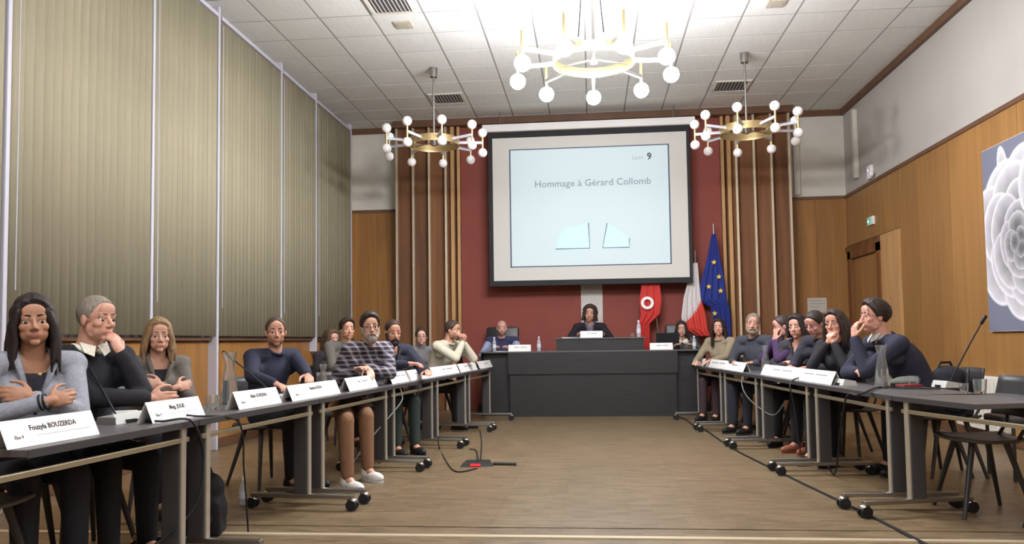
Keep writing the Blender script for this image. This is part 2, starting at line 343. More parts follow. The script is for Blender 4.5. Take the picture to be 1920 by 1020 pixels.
# ================================================================== CHANDELIERS
def chandelier(loc, label, R, lit, group, mid=3.78, gm=None):
    t = thing('chandelier', label, 'chandelier', (loc[0], loc[1], mid), 0, group)
    top = ZC-mid
    MB().lathe([(.055, top-.002), (.055, top-.02), (.05, top-.13), (.0, top-.13)]).build('ceiling_cup', STEEL, t, True)
    MB().tube([(0, 0, top-.12), (0, 0, -.02)], .014, 10).build('rod', STEEL, t, True)
    rr = R*.5
    MB().lathe([(rr, -.05), (rr+.012, -.05), (rr+.012, .045), (rr, .045)], seg=40, closed=True).build('brass_ring', BRASS, t, True)
    MB().lathe([(.0, -.04), (.035, -.04), (.035, .03), (0, .03)], seg=20).build('hub', STEEL, t, True)
    for k in range(3): a = rad(30+120*k); MB().tube([(0, 0, 0), (rr*math.cos(a), rr*math.sin(a), 0)], .008, 6).build('spoke', STEEL, t)
    if lit:
        MB().tube([(0, 0, top-.2), (-.1, -.02, top-.3), (-.14, -.02, .22)], .006, 6).build('cable', BLACK, t)
        MB().tube([(0, 0, top-.2), (.06, -.02, top-.3), (.1, -.02, .25)], .006, 6).build('cable', BLACK, t)
    for k in range(9):
        a = math.radians(-90+20+40*k); c, s = math.cos(a), math.sin(a)
        rot = Matrix.Rotation(a, 3, 'Z')
        arm = MB().box((c*(R+rr)/2, s*(R+rr)/2, 0), (R-rr, .03, .035), rot).build('arm', POST if not lit else STEEL, t)
        MB().tube([(c*R, s*R, -.1), (c*R, s*R, .1 if not lit else .17)], .014, 8).build('tube', BRASS, t, True)
        for z in ((-.135, .135) if not lit else (-.14,)):
            MB().ell((c*R, s*R, z), (.062, .062, .062) if not lit else (.075,)*3, seg=18, n=12).build('globe', (gm or LIT) if lit else GLOBE, t, 'all')
    return t
chandelier((-2.05, 10.4), 'unlit brass chandelier with white globes near the left pilaster', .65, False, 'globe chandeliers')
chandelier((2.04, 10.4), 'unlit brass chandelier with white globes near the right pilaster', .65, False, 'globe chandeliers')
chandelier((.07, 7.5), 'brightly lit chandelier hanging at the middle of the ceiling', .75, True, 'globe chandeliers', gm=LITC)
chandelier((-1.7, 1.7), 'lit chandelier added out of view at the near left to light the faces', .75, True, 'globe chandeliers')  # unseen, added close to the camera so faces are lit from the front
chandelier((1.7, 1.7), 'lit chandelier added out of view at the near right to light the faces', .75, True, 'globe chandeliers')  # unseen twin of the one above, added for the same frontal light
# ceiling vents
def vent(x, y, s, label, nsl):
    t = thing('ceiling_vent', label, 'vent', (x, y, ZC-.006), 0, 'ceiling vents'); h = s/2
    f = MB()
    for a, b in (((-h, -h), (h, -h+.04)), ((-h, h-.04), (h, h)), ((-h, -h+.04), (-h+.04, h-.04)), ((h-.04, -h+.04), (h, h-.04))): f.bb((*a, -.012), (*b, .006))
    f.build('frame', PLAS, t); MB().bb((-h, -h, .003), (h, h, .006)).build('backing', mat('vent_dark', (92, 90, 88), .8), t)
    for k in range(nsl):
        x0 = -h+.05+(s-.1)*(k+.5)/nsl; MB().box((x0, 0, -.004), (.012, s-.09, .014), Matrix.Rotation(.6, 3, 'Y')).build('slat', GRID, t)
vent(-2.12, 8.33, .5, 'slatted square air vent in the ceiling over the left tables', 9)
vent(-2.1, 11.75, .52, 'square air vent in the far ceiling beside the left chandelier rod', 9)
vent(2.1, 11.75, .52, 'square air vent in the far ceiling beside the right chandelier rod', 9)
for x, y, l in ((-2.1, 8.9, 'small grey square plate in the ceiling beside the slatted vent'), (2.1, 8.86, 'small grey square plate in the ceiling right of the lit chandelier')):
    t = thing('ceiling_plate', l, 'plate', (x, y, ZC), 0, 'small ceiling plates'); MB().bb((-.1, -.1, -.02), (.1, .1, 0), .004).build('plate', mat('plate_beige', (176, 168, 150), .6), t); MB().bb((-.07, -.07, -.026), (.07, .07, -.02), .003).build('cover', mat('plate_beige', (176, 168, 150)), t)
# ================================================================== PROJECTION SCREEN
t = thing('projection_screen', 'large white projection screen hanging from the ceiling, showing a slide', 'screen', (0, 12.6, 2.0))
CRM = mat('screen_cream', (208, 206, 198), .8); SBL = mat('screen_black_border', (34, 34, 36), .7)
MB().bb((-1.6, -.004, .02), (1.59, .004, 2.47)).build('border', SBL, t)
MB().bb((-1.53, -.008, .07), (1.54, -.004, 2.37)).build('fabric', CRM, t)
MB().bb((-1.6, -.03, -.02), (1.59, .03, .02), .008).build('bottom_bar', SBL, t)
MB().bb((-1.69, -.06, 2.47), (1.68, .06, 2.59), .012).build('case', PAPER, t)
for x in (-1.4, 1.35): MB().tube([(x, 0, 2.58), (x, 0, ZC-2.0)], .008, 6).build('hanger', STEEL, t)
sl = MB().bb((-1.25, -.0095, .29), (1.26, -.008, 2.17)).build('slide', mat('slide_glow', (190, 206, 208), .8, emit=.22), t)
bl = mat('slide_outline', (74, 84, 110), .8); b_ = MB()
for a, c in (((-1.26, .28), (-1.24, 2.18)), ((1.25, .28), (1.27, 2.18)), ((-1.26, .28), (1.27, .295)), ((-1.26, 2.165), (1.27, 2.18))): b_.bb((a[0], -.011, a[1]), (c[0], -.0096, c[1]))
b_.build('slide_outline', bl, sl)
FRONT = Matrix.Rotation(PI/2, 4, 'X')
STX = mat('slide_text', (128, 142, 152), .8, emit=.12)
text('Hommage à Gérard Collomb', .155, STX, sl, Matrix.Translation((.06, -.0102, 1.60)) @ FRONT)
text('Lyon', .09, mat('slide_text_pale', (158, 172, 178), .8, emit=.12), sl, Matrix.Translation((.78, -.0102, 1.98)) @ FRONT)
text('9', .15, mat('slide_text_dark', (80, 90, 96), .8), sl, Matrix.Translation((.96, -.0102, 1.99)) @ FRONT, bold=.004)
SHP = mat('slide_shape_blue', (190, 222, 232), .8, emit=.22)
def flat(pts, m, nm, y=-.0102): return MB().add([(x, y, z) for x, z in pts], [tuple(range(len(pts)))]).build(nm, m, sl)
for pts in ([(-.54, .56), (.0, .56), (-.015, .96), (-.40, .88), (-.46, .8)], [(.2, .56), (.62, .56), (.62, .7), (.42, .86), (.28, .95)]):
    flat(pts, SHP, 'picture')
    MB().tube([(x, -.0105, z) for x, z in (pts[0], pts[1], pts[2])] if pts[0][0] < 0 else [(x, -.0105, z) for x, z in (pts[4], pts[0], pts[1], pts[2])], .006, 4).build('picture_outline', bl, sl)
# ================================================================== TABLES
T = .73
LJ = [(-2.10, 2.80), (-2.02, 3.95), (-1.885, 5.38), (-1.77, 6.95), (-1.66, 8.42), (-1.54, 9.90), (-1.42, 11.35)]
RJ = [(2.08, 4.62), (1.90, 5.32), (1.78, 6.82), (1.67, 8.36), (1.55, 9.88), (1.42, 11.35)]
def table(a, b, sg, label, near_rail=0, first_col=True, W=.46):
    a, b = Vector((*a, 0)), Vector((*b, 0)); L = (b-a).length; ang = math.atan2(b.y-a.y, b.x-a.x)
    t = thing('conference_table', label, 'table', a, ang, 'conference tables'); o = sg   # local x along the row, local y*o away from the aisle
    Y = lambda y: y*o
    MB().bb((.004, 0, T-.03), (L-.004, Y(W), T), .004).build('tabletop', TABLE, t)
    e = MB(); e.bb((.004, Y(-.004), T-.032), (L-.004, 0, T-.001)); e.build('edge_band', TEDGE, t)
    MB().bb((.06-near_rail, Y(.012), T-.105), (L-.06, Y(.032), T-.08), .004).build('rail', RAIL, t)
    MB().bb((.06, Y(W-.1), T-.10), (L-.06, Y(W-.07), T-.06)).build('rear_rail', BLACK, t)
    for x in ([.11] if first_col else [-near_rail+.02])+[L-.11]:
        c = MB().bb((x-.022, Y(.022), .1), (x+.022, Y(.12), T-.03), .006).build('column', TEDGE, t); MB().bb((x-.018, Y(.008), .1), (x+.018, Y(.024), T-.03), .004).build('column_face', CHROMEW, c)
        fb = MB().bb((x-.022, Y(-.30), .075), (x+.022, Y(.44), .105), .006).build('foot', STEEL, t)
        for yy in (-.29, .43):
            MB().tube([(x, Y(yy), .09), (x, Y(yy), .05)], .012, 8).build('caster_stem', CHROME, fb)
            for dx in (-.02, .02): MB().tube([(x+dx-.011, Y(yy), .036), (x+dx+.011, Y(yy), .036)], .036, 14).build('caster', BLACK, fb, True)
            MB().ell((x, Y(yy), .062), (.03, .036, .02)).build('caster_hood', CHROME, fb, 'all')
    return t
TL = []
lab = ['dark grey table in front of the woman in the grey shirt', 'dark grey table with the large carafe in front of the blonde woman', 'dark grey table in front of the man in the plaid shirt', 'dark grey table on the left before the man with the black beard', 'dark grey left table second from the dais', 'dark grey left table nearest the dais']
for k in range(6): table(LJ[k], LJ[k+1], 1, lab[k], .25 if k == 0 else 0, k > 0, .52 if k < 2 else .46)
lab = ['dark grey table with a tumbler at the right edge of the picture', 'dark grey table in front of the man in the dark suit', 'dark grey right table with two name cards and a microphone base', 'dark grey right table second from the dais', 'dark grey right table nearest the dais']
for k in range(5): table(RJ[k], RJ[k+1], -1, lab[k], .75 if k == 0 else 0, k > 0, (1.0, .62, .46, .46, .46)[k])
def edge(side, Y):
    J = LJ if side < 0 else RJ
    for (x0, y0), (x1, y1) in zip(J, J[1:]):
        if Y <= y1 or (x1, y1) == J[-1]: return x0+(x1-x0)*(Y-y0)/(y1-y0)
def at_px(side, px, off):      # point on the tabletop "off" behind the aisle edge whose image column is px
    lo, hi = 2.6, 12.0
    for _ in range(50):
        m_ = (lo+hi)/2; x = px_x((edge(side, m_)+side*off, m_, T))
        if (x < px) == (side < 0): lo = m_
        else: hi = m_
    return Vector((edge(side, m_)+side*off, m_, T))
# ================================================================== DAIS
t = thing('dais_platform', 'low dark platform behind the black dais desk', 'platform', (0, 12.2, 0))
MB().bb((-1.75, -.02, 0), (1.75, .80, .14)).build('step', DAIS, t); MB().bb((-.62, .1, .14), (.62, .80, .30)).build('upper_step', DAIS, t)
t = thing('dais_desk', 'wide black wooden dais desk with a raised middle, at the far end', 'desk', (0, 11.75, 0))
MB().bb((-1.21, -.005, .0), (1.21, .03, .62)).build('lower_panel', DAIS, t)
MB().bb((-1.23, -.03, .62), (1.23, .03, .935)).build('upper_panel', DAIS, t)
MB().bb((-1.66, .0, .935), (1.66, .42, .955), .004).build('worktop', TABLE, t)
for sg in (-1, 1):
    MB().bb((sg*1.21, .12, 0), (sg*1.64, .15, .935)).build('wing_panel', DAIS, t); MB().bb((sg*1.62, .12, 0), (sg*1.65, .42, .935)).build('side_panel', DAIS, t)
MB().bb((-.52, .06, .955), (.76, .10, 1.125)).build('raised_front', DAIS, t); MB().bb((-.55, .04, 1.125), (.79, .42, 1.145), .004).build('raised_top', TABLE, t)
# ================================================================== CHAIRS
def chair_mesh(seat_m, back=True, z=.455):
    P = {}
    m_ = MB(); R = []
    for q in range(9):
        u = q/8; zz = z+(.018*(2*u-1)**2); wx = .225*(1-.35*abs(2*u-1)**4)
        R.append([Vector((wx*s, -.21+.42*u, zz+.015*abs(s)**3)) for s in np.linspace(-1, 1, 9)])
    g = [p for r in R for p in r]; m_.add(g, [(i*9+k, i*9+k+1, i*9+k+10, i*9+k+9) for i in range(8) for k in range(8)])
    def sol(m_, nm, th):
        me = m_.mesh(nm); bm = bmesh.new(); bm.from_mesh(me); bmesh.ops.solidify(bm, geom=bm.faces[:], thickness=th); bm.to_mesh(me); bm.free(); me.polygons.foreach_set('use_smooth', [True]*len(me.polygons)); return me
    P['seat'] = sol(m_, 'seat', .018)
    if back:
        m_ = MB(); g = []
        for q in range(7):
            v = q/6
            for s in np.linspace(-1, 1, 9): g.append(Vector((.215*s*(1-.12*v), -.235-.05*v+.05*s*s, z+.14+.25*v)))
        m_.add(g, [(i*9+k, i*9+k+1, i*9+k+10, i*9+k+9) for i in range(6) for k in range(8)]); P['backrest'] = sol(m_, 'backrest', .016)
        m_ = MB()
        m_.tube([(-.12, -.16, z-.01), (-.12, -.225, z+.1), (-.12, -.25, z+.27), (.12, -.25, z+.27), (.12, -.225, z+.1), (.12, -.16, z-.01)], .011, 8)
        P['back_support'] = m_.mesh('back_support')
    return P
CH = {False: chair_mesh(PLASTIC)}
LEG = []
for sx, sy in ((-1, -1), (1, -1), (-1, 1), (1, 1)):
    LEG.append(MB().tube([(sx*.12, sy*.10, .445), (sx*.215, sy*.205, 0)], [.02, .012], 10).mesh('leg'))
PROTO = {}
def chair(x, y, phi, label, group, seat=None):
    t = thing('chair', label, 'chair', (x, y, 0), phi-PI/2, group)
    for nm, me in CH[False].items():
        m_ = me.copy() if nm+str(seat) not in PROTO else PROTO[nm+str(seat)]; PROTO[nm+str(seat)] = m_
        link(nm, m_, (seat or PLASTIC) if nm == 'seat' else PLASTIC, t)
    for me in LEG: link('leg', me, PLASTIC, t)
    return t
rad = math.radians
chair(2.42, 5.33, PI, 'empty dark chair pushed under the right table beside the chrome column', 'empty chairs', STOOL)
chair(2.66, 4.70, PI, 'empty dark chair nearest the camera at the right edge', 'empty chairs', STOOL)
chair(-2.62, 3.12, 0, 'empty dark chair at the lower left corner', 'empty chairs', STOOL)
tq = thing('chair', 'empty dark padded chair behind the tumblers at the right edge', 'chair', (3.35, 6.6, 0), PI/2, 'empty chairs')
MB().box((0, 0, .45), (.46, .44, .06), None, .02).build('seat', PLASTIC, tq, True); MB().box((0, -.22, .68), (.62, .05, .2), None, .02).build('backrest', PLASTIC, tq, True)
for sx in (-1, 1):
    MB().tube([(sx*.2, -.22, .62), (sx*.2, -.2, .02)], .014).build('leg', PLASTIC, tq); MB().tube([(sx*.2, .2, .44), (sx*.2, .2, .0)], .014).build('leg', PLASTIC, tq)
def armchair(x, y, z, label, bz=.84, bh=.72):
    t = thing('office_chair', label, 'chair', (x, y, z), 0, 'dais armchairs')
    MB().box((0, 0, .42), (.5, .48, .1), None, .03).build('seat', LEATHER, t, True)
    MB().box((0, .25, bz), (.52, .09, bh), Matrix.Rotation(-.08, 3, 'X'), .035).build('backrest', LEATHER, t, True)
    for s in (-1, 1): MB().tube([(s*.26, .2, .62), (s*.27, -.12, .62), (s*.26, -.15, .42)], .02).build('armrest', LEATHER, t)
    MB().tube([(0, 0, .37), (0, 0, .08)], .028).build('column', CHROME, t)
    for k in range(5): a = 2*PI*k/5; MB().tube([(0, 0, .09), (.26*math.cos(a), .26*math.sin(a), .03)], [.024, .016]).build('base_leg', BLACK, t)
armchair(-1.42, 12.5, .14, 'high-backed black leather armchair under the bald man at the dais')
armchair(1.42, 12.5, .14, 'high-backed black leather armchair under the woman with the pale collar')
armchair(.0, 12.62, .30, 'black armchair on the raised step behind the standing-height middle desk', .64, .34)
# ================================================================== NAME CARDS
def card(p, q, label, line1, line2, hgt=.105, side=0, nm=True):
    p, q = Vector(p), Vector(q); L = (q-p).length; ang = math.atan2(q.y-p.y, q.x-p.x)
    t = thing('name_card', label, 'name card', p, ang, 'folded name cards')      # local x along the card as read, -y towards the reader
    dp = .045; an = math.atan2(hgt, dp)
    MB().add([(0, 0, .001), (L, 0, .001), (L, dp, hgt), (0, dp, hgt), (0, .0015, .0), (L, .0015, .0), (L, dp, hgt-.003), (0, dp, hgt-.003)], [(0,1,2,3),(4,7,6,5),(0,4,5,1),(1,5,6,2),(2,6,7,3),(3,7,4,0)]).build('front_panel', PAPER, t)
    MB().add([(0, 2*dp, 0), (L, 2*dp, 0), (L, dp, hgt), (0, dp, hgt), (0, 2*dp-.0015, 0), (L, 2*dp-.0015, 0), (L, dp, hgt-.003), (0, dp, hgt-.003)], [(3,2,1,0),(5,6,7,4),(1,5,4,0),(2,6,5,1),(3,7,6,2),(0,4,7,3)]).build('back_panel', PAPER, t)
    Mx = Matrix.Translation((0, -.0008, 0)) @ Matrix.Rotation(an, 4, 'X'); sl_ = math.hypot(hgt, dp)
    if line1 and isinstance(line1, tuple):     # too blurred in the photograph to read: smudged word shapes only
        tot = sum(line1)+.25*(len(line1)-1); x0 = L*.52-tot*.5*L*.05
        for wd_ in line1:
            m_ = MB(); m_.bb((x0, sl_*.58, 0), (x0+wd_*L*.05, sl_*.68, .0006)); m_.xf(Mx); m_.build('blurred_word', LINE, t); x0 += (wd_+1)*L*.05
    elif line1: text(line1, min(.03, L*1.5/len(line1)), INK, t, Mx @ Matrix.Translation((L*.52, sl_*.64, .0004)), bold=.0006)
    if line2 and not isinstance(line1, tuple):
        text(line2, .019, INK, t, Mx @ Matrix.Translation((L*.1, sl_*.36, .0004)), 'LEFT')
        m_ = MB(); m_.bb((L*.33, sl_*.355, 0), (L*.92, sl_*.362, .0006)); m_.xf(Mx); m_.build('ruled_line', LINE, t)
for a, b, off, l1, l2, lb in [
    (14, 187, .07, 'Fouzyla BOUZERDA', 'Élus 9', 'large white name card in front of the woman in the grey shirt'),
    (287, 385, .10, 'Meg. JULIE', 'Élus 9', 'white name card beside the grey microphone base'),
    (449, 529, .09, 'Alain GOIDEAU', 'Élus 9', 'white name card right of the large carafe'),
    (549, 639, .07, 'Bastien RATEAU', 'Élus 9', 'white name card in front of the brown-trousered legs'),
    (656, 709, .08, (2, 4), 'Élus 9', 'white name card under the hand of the man in plaid'),
    (736, 773, .08, (4, 4), 'Élus 9', 'white name card before the carafe of the bearded man'),
    (772, 821, .08, (6, 6), 'Élus 9', 'white name card in front of the woman in the grey jumper'),
    (818, 862, .08, (3, 5), 'Élus 9', 'white name card in front of the man in the white jacket'),
    (864, 896, .08, (3, 5), 'Élus 9', 'white name card fourth from the dais on the left tables'),
    (900, 930, .10, (4,), 'Élus', 'white name card second from the dais on the left tables'),
    (929, 961, .08, (4, 6), 'Élus 9', 'white name card nearest the dais on the left tables')]:
    card(at_px(-1, a, off), at_px(-1, b, off), lb, l1, l2)
for a, b, off, l1, l2, lb in [
    (1270, 1299, .08, (3, 5), 'Élus 9', 'white name card nearest the dais on the right tables'),
    (1293, 1318, .07, (4,), 'Élus', 'white name card second from the dais on the right tables'),
    (1323, 1366, .08, (6, 6), 'Élus 9', 'white name card in front of the woman in the beige jumper'),
    (1355, 1393, .06, (5,), 'Élus', 'white name card beside the cable in front of the grey-bearded man'),
    (1426, 1497, .08, (4, 5), 'Élus 9', 'white name card in front of the right middle carafe'),
    (1488, 1558, .07, (5, 6), 'Élus 9', 'white name card left of the microphone base on the right table')]:
    card(at_px(1, a, off), at_px(1, b, off), lb, l1, l2)
for a, b, z, lb, nm in [((953, 661), (995, 660), .955, 'white name card in front of the bald man on the dais', (5, 6)), ((1088, 633), (1130, 632), 1.145, 'white name card on the raised middle of the dais', (2, 5)), ((1219, 658), (1262, 658), .955, 'white name card under the laptop on the dais', (5, 5))]:
    Yd = 11.86 if z < 1 else 11.81; p, q = on_y(*a, Yd), on_y(*b, Yd); p.z = q.z = z; card(p, q, lb, nm, None, .10)
# ================================================================== CARAFES, TUMBLERS, BOTTLES
def carafe(x, y, label, hgt=.33, z=T, water=.5):
    t = thing('carafe', label, 'carafe', (x, y, z), 0, 'glass carafes'); k = hgt/.33
    o = [(.052, 0), (.056, .01), (.054, .06), (.048, .12), (.038, .19), (.0285, .235), (.03, .255), (.037, .29), (.045, .33)]
    i = [(r-.003, max(z_, .008)) for r, z_ in o][::-1]
    MB().lathe([(r*k, z_*k) for r, z_ in [(.0005, 0)]+o+i+[(.0005, .008)]], seg=28).build('glass', GLASS, t, True)
    if water: MB().lathe([(r*k, z_*k) for r, z_ in [(.0005, .0085), (.0525, .0085), (.0505, .06), (.0455, .11), (.040, .15), (.0005, .15)]], seg=28).build('water', WATER, t, True)
def tumbler(x, y, label, z=T, s=1.0):
    t = thing('tumbler', label, 'glass', (x, y, z), 0, 'glass tumblers')
    MB().lathe([(r*s, h_*s) for r, h_ in [(.0005, 0), (.03, 0), (.034, .03), (.038, .085), (.0355, .085), (.0315, .03), (.028, .012), (.0005, .012)]], seg=24).build('glass', GLASS, t, True)
def bottle(x, y, z, label, h=.24):
    t = thing('water_bottle', label, 'bottle', (x, y, z), 0, 'plastic water bottles'); k = h/.24
    MB().lathe([(r*k, q*k) for r, q in [(.0005, 0), (.03, 0), (.032, .01), (.032, .06), (.029, .09), (.032, .12), (.03, .16), (.013, .205), (.013, .22), (.0005, .22)]], seg=18).build('body', PET, t, 'all')
    MB().lathe([(.0005, .215*k), (.0145*k, .215*k), (.0145*k, .24*k), (.0005, .24*k)], seg=14).build('cap', PAPER, t, True)
    MB().lathe([(.0325*k, .06*k), (.0325*k, .12*k), (.0315*k, .12*k), (.0315*k, .06*k)], seg=18, closed=True).build('label_band', mat('bottle_band', (210, 216, 226), .5), t, True)
p = at_px(-1, 430, .42); carafe(p.x, p.y, 'tall glass carafe beside the name card of the blonde woman', .335)
p = at_px(-1, 606, .30); carafe(p.x, p.y, 'glass carafe left of the man in plaid, behind a name card', .22)
p = at_px(-1, 735, .22); carafe(p.x, p.y, 'glass carafe in front of the man with the black beard', .30)
p = at_px(1, 1655, .26); carafe(p.x, p.y, 'glass carafe in front of the man in the dark suit', .315)
p = at_px(1, 1436, .22); carafe(p.x, p.y, 'glass carafe behind the right name cards', .30)
p = on_z(399, 768, T); tumbler(p.x, p.y, 'glass tumbler left of the large carafe')
p = on_z(1713, 726, T); tumbler(p.x, p.y, 'glass tumbler between carafe and microphone on the right table')
p = on_z(1838, 738, T); tumbler(p.x, p.y, 'glass tumbler rightmost on the near right table', s=1.1)
p = on_z(1808, 737, T); tumbler(p.x, p.y, 'small steel-rimmed glass beside the right microphone base', s=.75)
bottle(-.79, 12.0, .955, 'small plastic water bottle left of the raised middle of the dais', .22)
bottle(-1.46, 11.95, .955, 'plastic water bottle in front of the bald man', .22); bottle(.70, 12.0, 1.145, 'plastic water bottle on the right end of the raised dais', .25)
bottle(1.50, 11.95, .955, 'plastic water bottle right of the laptop on the dais', .2)
tumbler(.60, 11.93, 'glass tumbler beside the bottle on the raised dais', 1.145, .7)
p = on_z(455, 948, 0); bottle(p.x, p.y, 0, 'grey drink bottle standing on the floor under the left table', .2)
# ================================================================== MICROPHONES, CABLES
def mic(loc, rz, label, tip, neck=True, w_=.2):
    t = thing('microphone', label, 'microphone', loc, rz, 'gooseneck microphones'); hw = w_/2
    MB().add([(-hw, -.05, 0), (hw, -.05, 0), (hw, .07, 0), (-hw, .07, 0), (-hw, -.03, .05), (hw, -.03, .05), (hw, .06, .035), (-hw, .06, .035)], [(0,3,2,1),(4,5,6,7),(0,1,5,4),(1,2,6,5),(2,3,7,6),(3,0,4,7)]).build('base', GREYBOX, t)
    MB().bb((-hw*.35, -.056, .002), (hw*.3, -.042, .018)).build('socket', BLACK, t)
    MB().bb((-hw-.004, -.045, .001), (-hw, .065, .034)).build('side_cheek', GREYD, t)
    if neck:
        inv = Matrix.Rotation(-rz, 3, 'Z'); e = inv @ (Vector(tip)-Vector(loc)); b0 = Vector((0.0, .04, .03)); k = b0.lerp(e, .45)+Vector((0, 0, .015))
        pts = [b0*(1-s)**2+k*2*s*(1-s)+e*s*s for s in np.linspace(0, 1, 12)]
        MB().tube(pts, .0055, 8).build('gooseneck', MIC, t, True)
        d = (pts[-1]-pts[-2]).normalized(); MB().cap(pts[-1]-d*.02, pts[-1]+d*.03, .012, .014, 12).build('head', MIC, t, 'all')
p = on_z(231, 792, T); q = on_y(157, 672, p.y+.25); mic(p, rad(80), 'grey microphone base with a thin gooseneck before the man in the black sweater', q)
p = at_px(-1, 527, .2); q = on_y(425, 665, p.y+.1); mic(p, rad(80), 'gooseneck microphone before the man in the navy sweater', q, True, .14)
p = on_z(1771, 726, T); q = on_y(1843, 601, p.y-.1); mic(p, rad(-80), 'gooseneck microphone on the near right table', q, True, .17)
p = at_px(1, 1582, .16); mic(p, rad(-80), 'grey microphone base right of the name cards', None, False, .16)
def cable(pts, label, r=.005, m=BLACK):
    P = [Vector(p) for p in pts]; out = []
    for i in range(len(P)-1):
        a, b, c, d = P[max(i-1, 0)], P[i], P[i+1], P[min(i+2, len(P)-1)]
        for s in np.linspace(0, 1, 9)[:-1]:
            out.append(.5*((2*b)+(c-a)*s+(2*a-5*b+4*c-d)*s*s+(3*b-a-3*c+d)*s**3))
    out.append(P[-1]); return tag(MB().tube(out, r, 6).build('cable', m, None, True), label, 'cable')
fz = lambda x, y, z=.006: on_z(x, y, z)
cable([fz(1262, 779), fz(1285, 786), fz(1300, 797), fz(1322, 806), fz(1372, 840), fz(1463, 886), fz(1600, 952), fz(1735, 1020), fz(1800, 1060)], 'long black cable running along the floor beside the right casters', .009)
p = on_z(893, 872, 0); t = thing('floor_box', 'black floor box with a red light in the aisle', 'box', p, .1)
MB().add([(-.14, -.12, 0), (.16, -.1, 0), (.13, .14, 0), (-.1, .14, 0), (-.12, -.1, .03), (.14, -.08, .03), (.12, .12, .03), (-.09, .12, .03)], [(0,3,2,1),(4,5,6,7),(0,1,5,4),(1,2,6,5),(2,3,7,6),(3,0,4,7)]).build('body', BLACK, t)
MB().bb((-.05, -.113, .008), (.04, -.1, .026)).build('light', mat('red_led', (230, 40, 50), .4, emit=.8), t)
MB().tube([(.15, -.02, .012), (.24, -.03, .01), (.36, -.05, .008)], .016, 8).build('plug_lead', BLACK, t)
cable([fz(822, 822, .3), fz(823, 838, .02), fz(835, 862), fz(855, 884), fz(895, 878, .01)], 'thin cable looping from the left table to the floor box', .006)
cable([fz(880, 842, .02), fz(893, 845), fz(897, 866, .03)], 'short cable from a caster to the floor box', .006); cable([fz(900, 806, .01), fz(903, 830), fz(901, 862, .03)], 'cable running up the aisle from the floor box', .006)
e0 = Vector((edge(-1, 3.9), 3.9, T)); p = on_z(258, 787, T+.01)
cable([p, on_z(300, 790, T+.012), e0+Vector((.02, -.05, .0)), e0+Vector((.03, .05, -.2)), e0+Vector((.0, .0, -.45)), e0+Vector((-.15, -.25, -.62)), e0+Vector((-.3, -.6, -.70))], 'cable hanging from the microphone base over the near left table edge', .006)
cable([on_z(262, 786, T+.012), on_z(320, 778, T+.012), on_z(365, 780, T+.012), Vector((edge(-1, 4.3)+.02, 4.3, T-.05)), Vector((edge(-1, 4.4), 4.4, .4)), Vector((edge(-1, 4.5)-.05, 4.55, .02))], 'second cable hanging past the first chrome columns on the left', .005)
e0 = Vector((edge(1, 6.1), 6.1, T)); p = on_z(1763, 729, T+.012)
cable([p, on_z(1700, 727, T+.012), on_z(1650, 726, T+.012), on_z(1610, 740, T+.01), Vector((edge(1, 6.0)-.02, 6.0, T-.05)), Vector((edge(1, 6.2), 6.2, .4)), Vector((edge(1, 6.6)+.1, 6.6, .03)), Vector((edge(1, 6.8)+.1, 6.8, .1))], 'cable draped over the right table edge from the near microphone', .007)
cable([on_z(1575, 708, T+.012), on_z(1540, 706, T+.012), Vector((edge(1, 7.2)-.02, 7.2, T)), Vector((edge(1, 7.15)-.02, 7.15, .5)), Vector((edge(1, 7.1), 7.1, .12))], 'cable draped over the edge from the right microphone base', .007)
cable([Vector((edge(1, 8.9)+.02, 8.9, T+.01)), Vector((edge(1, 8.9)-.015, 8.9, T-.1)), Vector((edge(1, 8.75)-.01, 8.75, .5)), Vector((edge(1, 8.4)+.02, 8.4, .4)), Vector((edge(1, 8.0)+.05, 8.0, .36)), Vector((edge(1, 7.8)+.1, 7.8, .5))], 'pale cable looping under the right tables', .006, GREYD)
cable([Vector((edge(-1, 7.2)-.02, 7.2, T+.01)), Vector((edge(-1, 7.2)+.015, 7.2, T-.1)), Vector((edge(-1, 7.1)+.02, 7.1, .55)), Vector((edge(-1, 6.7)-.1, 6.7, .3)), Vector((edge(-1, 6.5)-.2, 6.5, .1))], 'pale cable hanging under the left table of the man in plaid', .006, GREYD)
# papers, laptop, phone, bags
t = thing('laptop', 'open black laptop on the dais right of the middle', 'laptop', (1.12, 12.02, .955)); MB().bb((-.17, -.02, 0), (.17, .22, .018), .004).build('keyboard_base', BLACK, t)
MB().box((0, -.04, .13), (.34, .012, .24), Matrix.Rotation(.2, 3, 'X'), .004).build('lid', BLACK, t); MB().bb((-.1, -.066, .06), (-.07, -.058, .075)).build('badge', PAPER, t)
t = thing('laptop', 'dark laptop at the far end of the left tables', 'laptop', (edge(-1, 10.9)-.3, 10.9, T), rad(-70)); MB().bb((-.15, -.02, 0), (.15, .2, .018), .004).build('keyboard_base', BLACK, t)
MB().box((0, -.04, .11), (.3, .012, .2), Matrix.Rotation(.2, 3, 'X'), .004).build('lid', BLACK, t)
def sheet(x, y, z, rz, label, a=.21, b=.297, n=3):
    t = thing('paper_stack', label, 'papers', (x, y, z), rz, 'papers on the tables')
    for k in range(n):
        o = MB().box((random.uniform(-.01, .01), random.uniform(-.01, .01), .0015+.0022*k), (a, b, .0015), Matrix.Rotation(random.uniform(-.15, .15), 3, 'Z')).build('sheet', PAPER, t)
p = on_z(215, 776, T); sheet(p.x, p.y, T, .3, 'white papers behind the near left microphone base'); p = at_px(-1, 505, .28); sheet(p.x, p.y, T, .2, 'white papers before the man in the navy sweater')
sheet(-.28, 11.98, 1.145, 1.4, 'white papers on the raised dais left of the woman in black', n=6); sheet(-1.28, 12.02, .955, 1.5, 'white papers in front of the bald man', n=4)
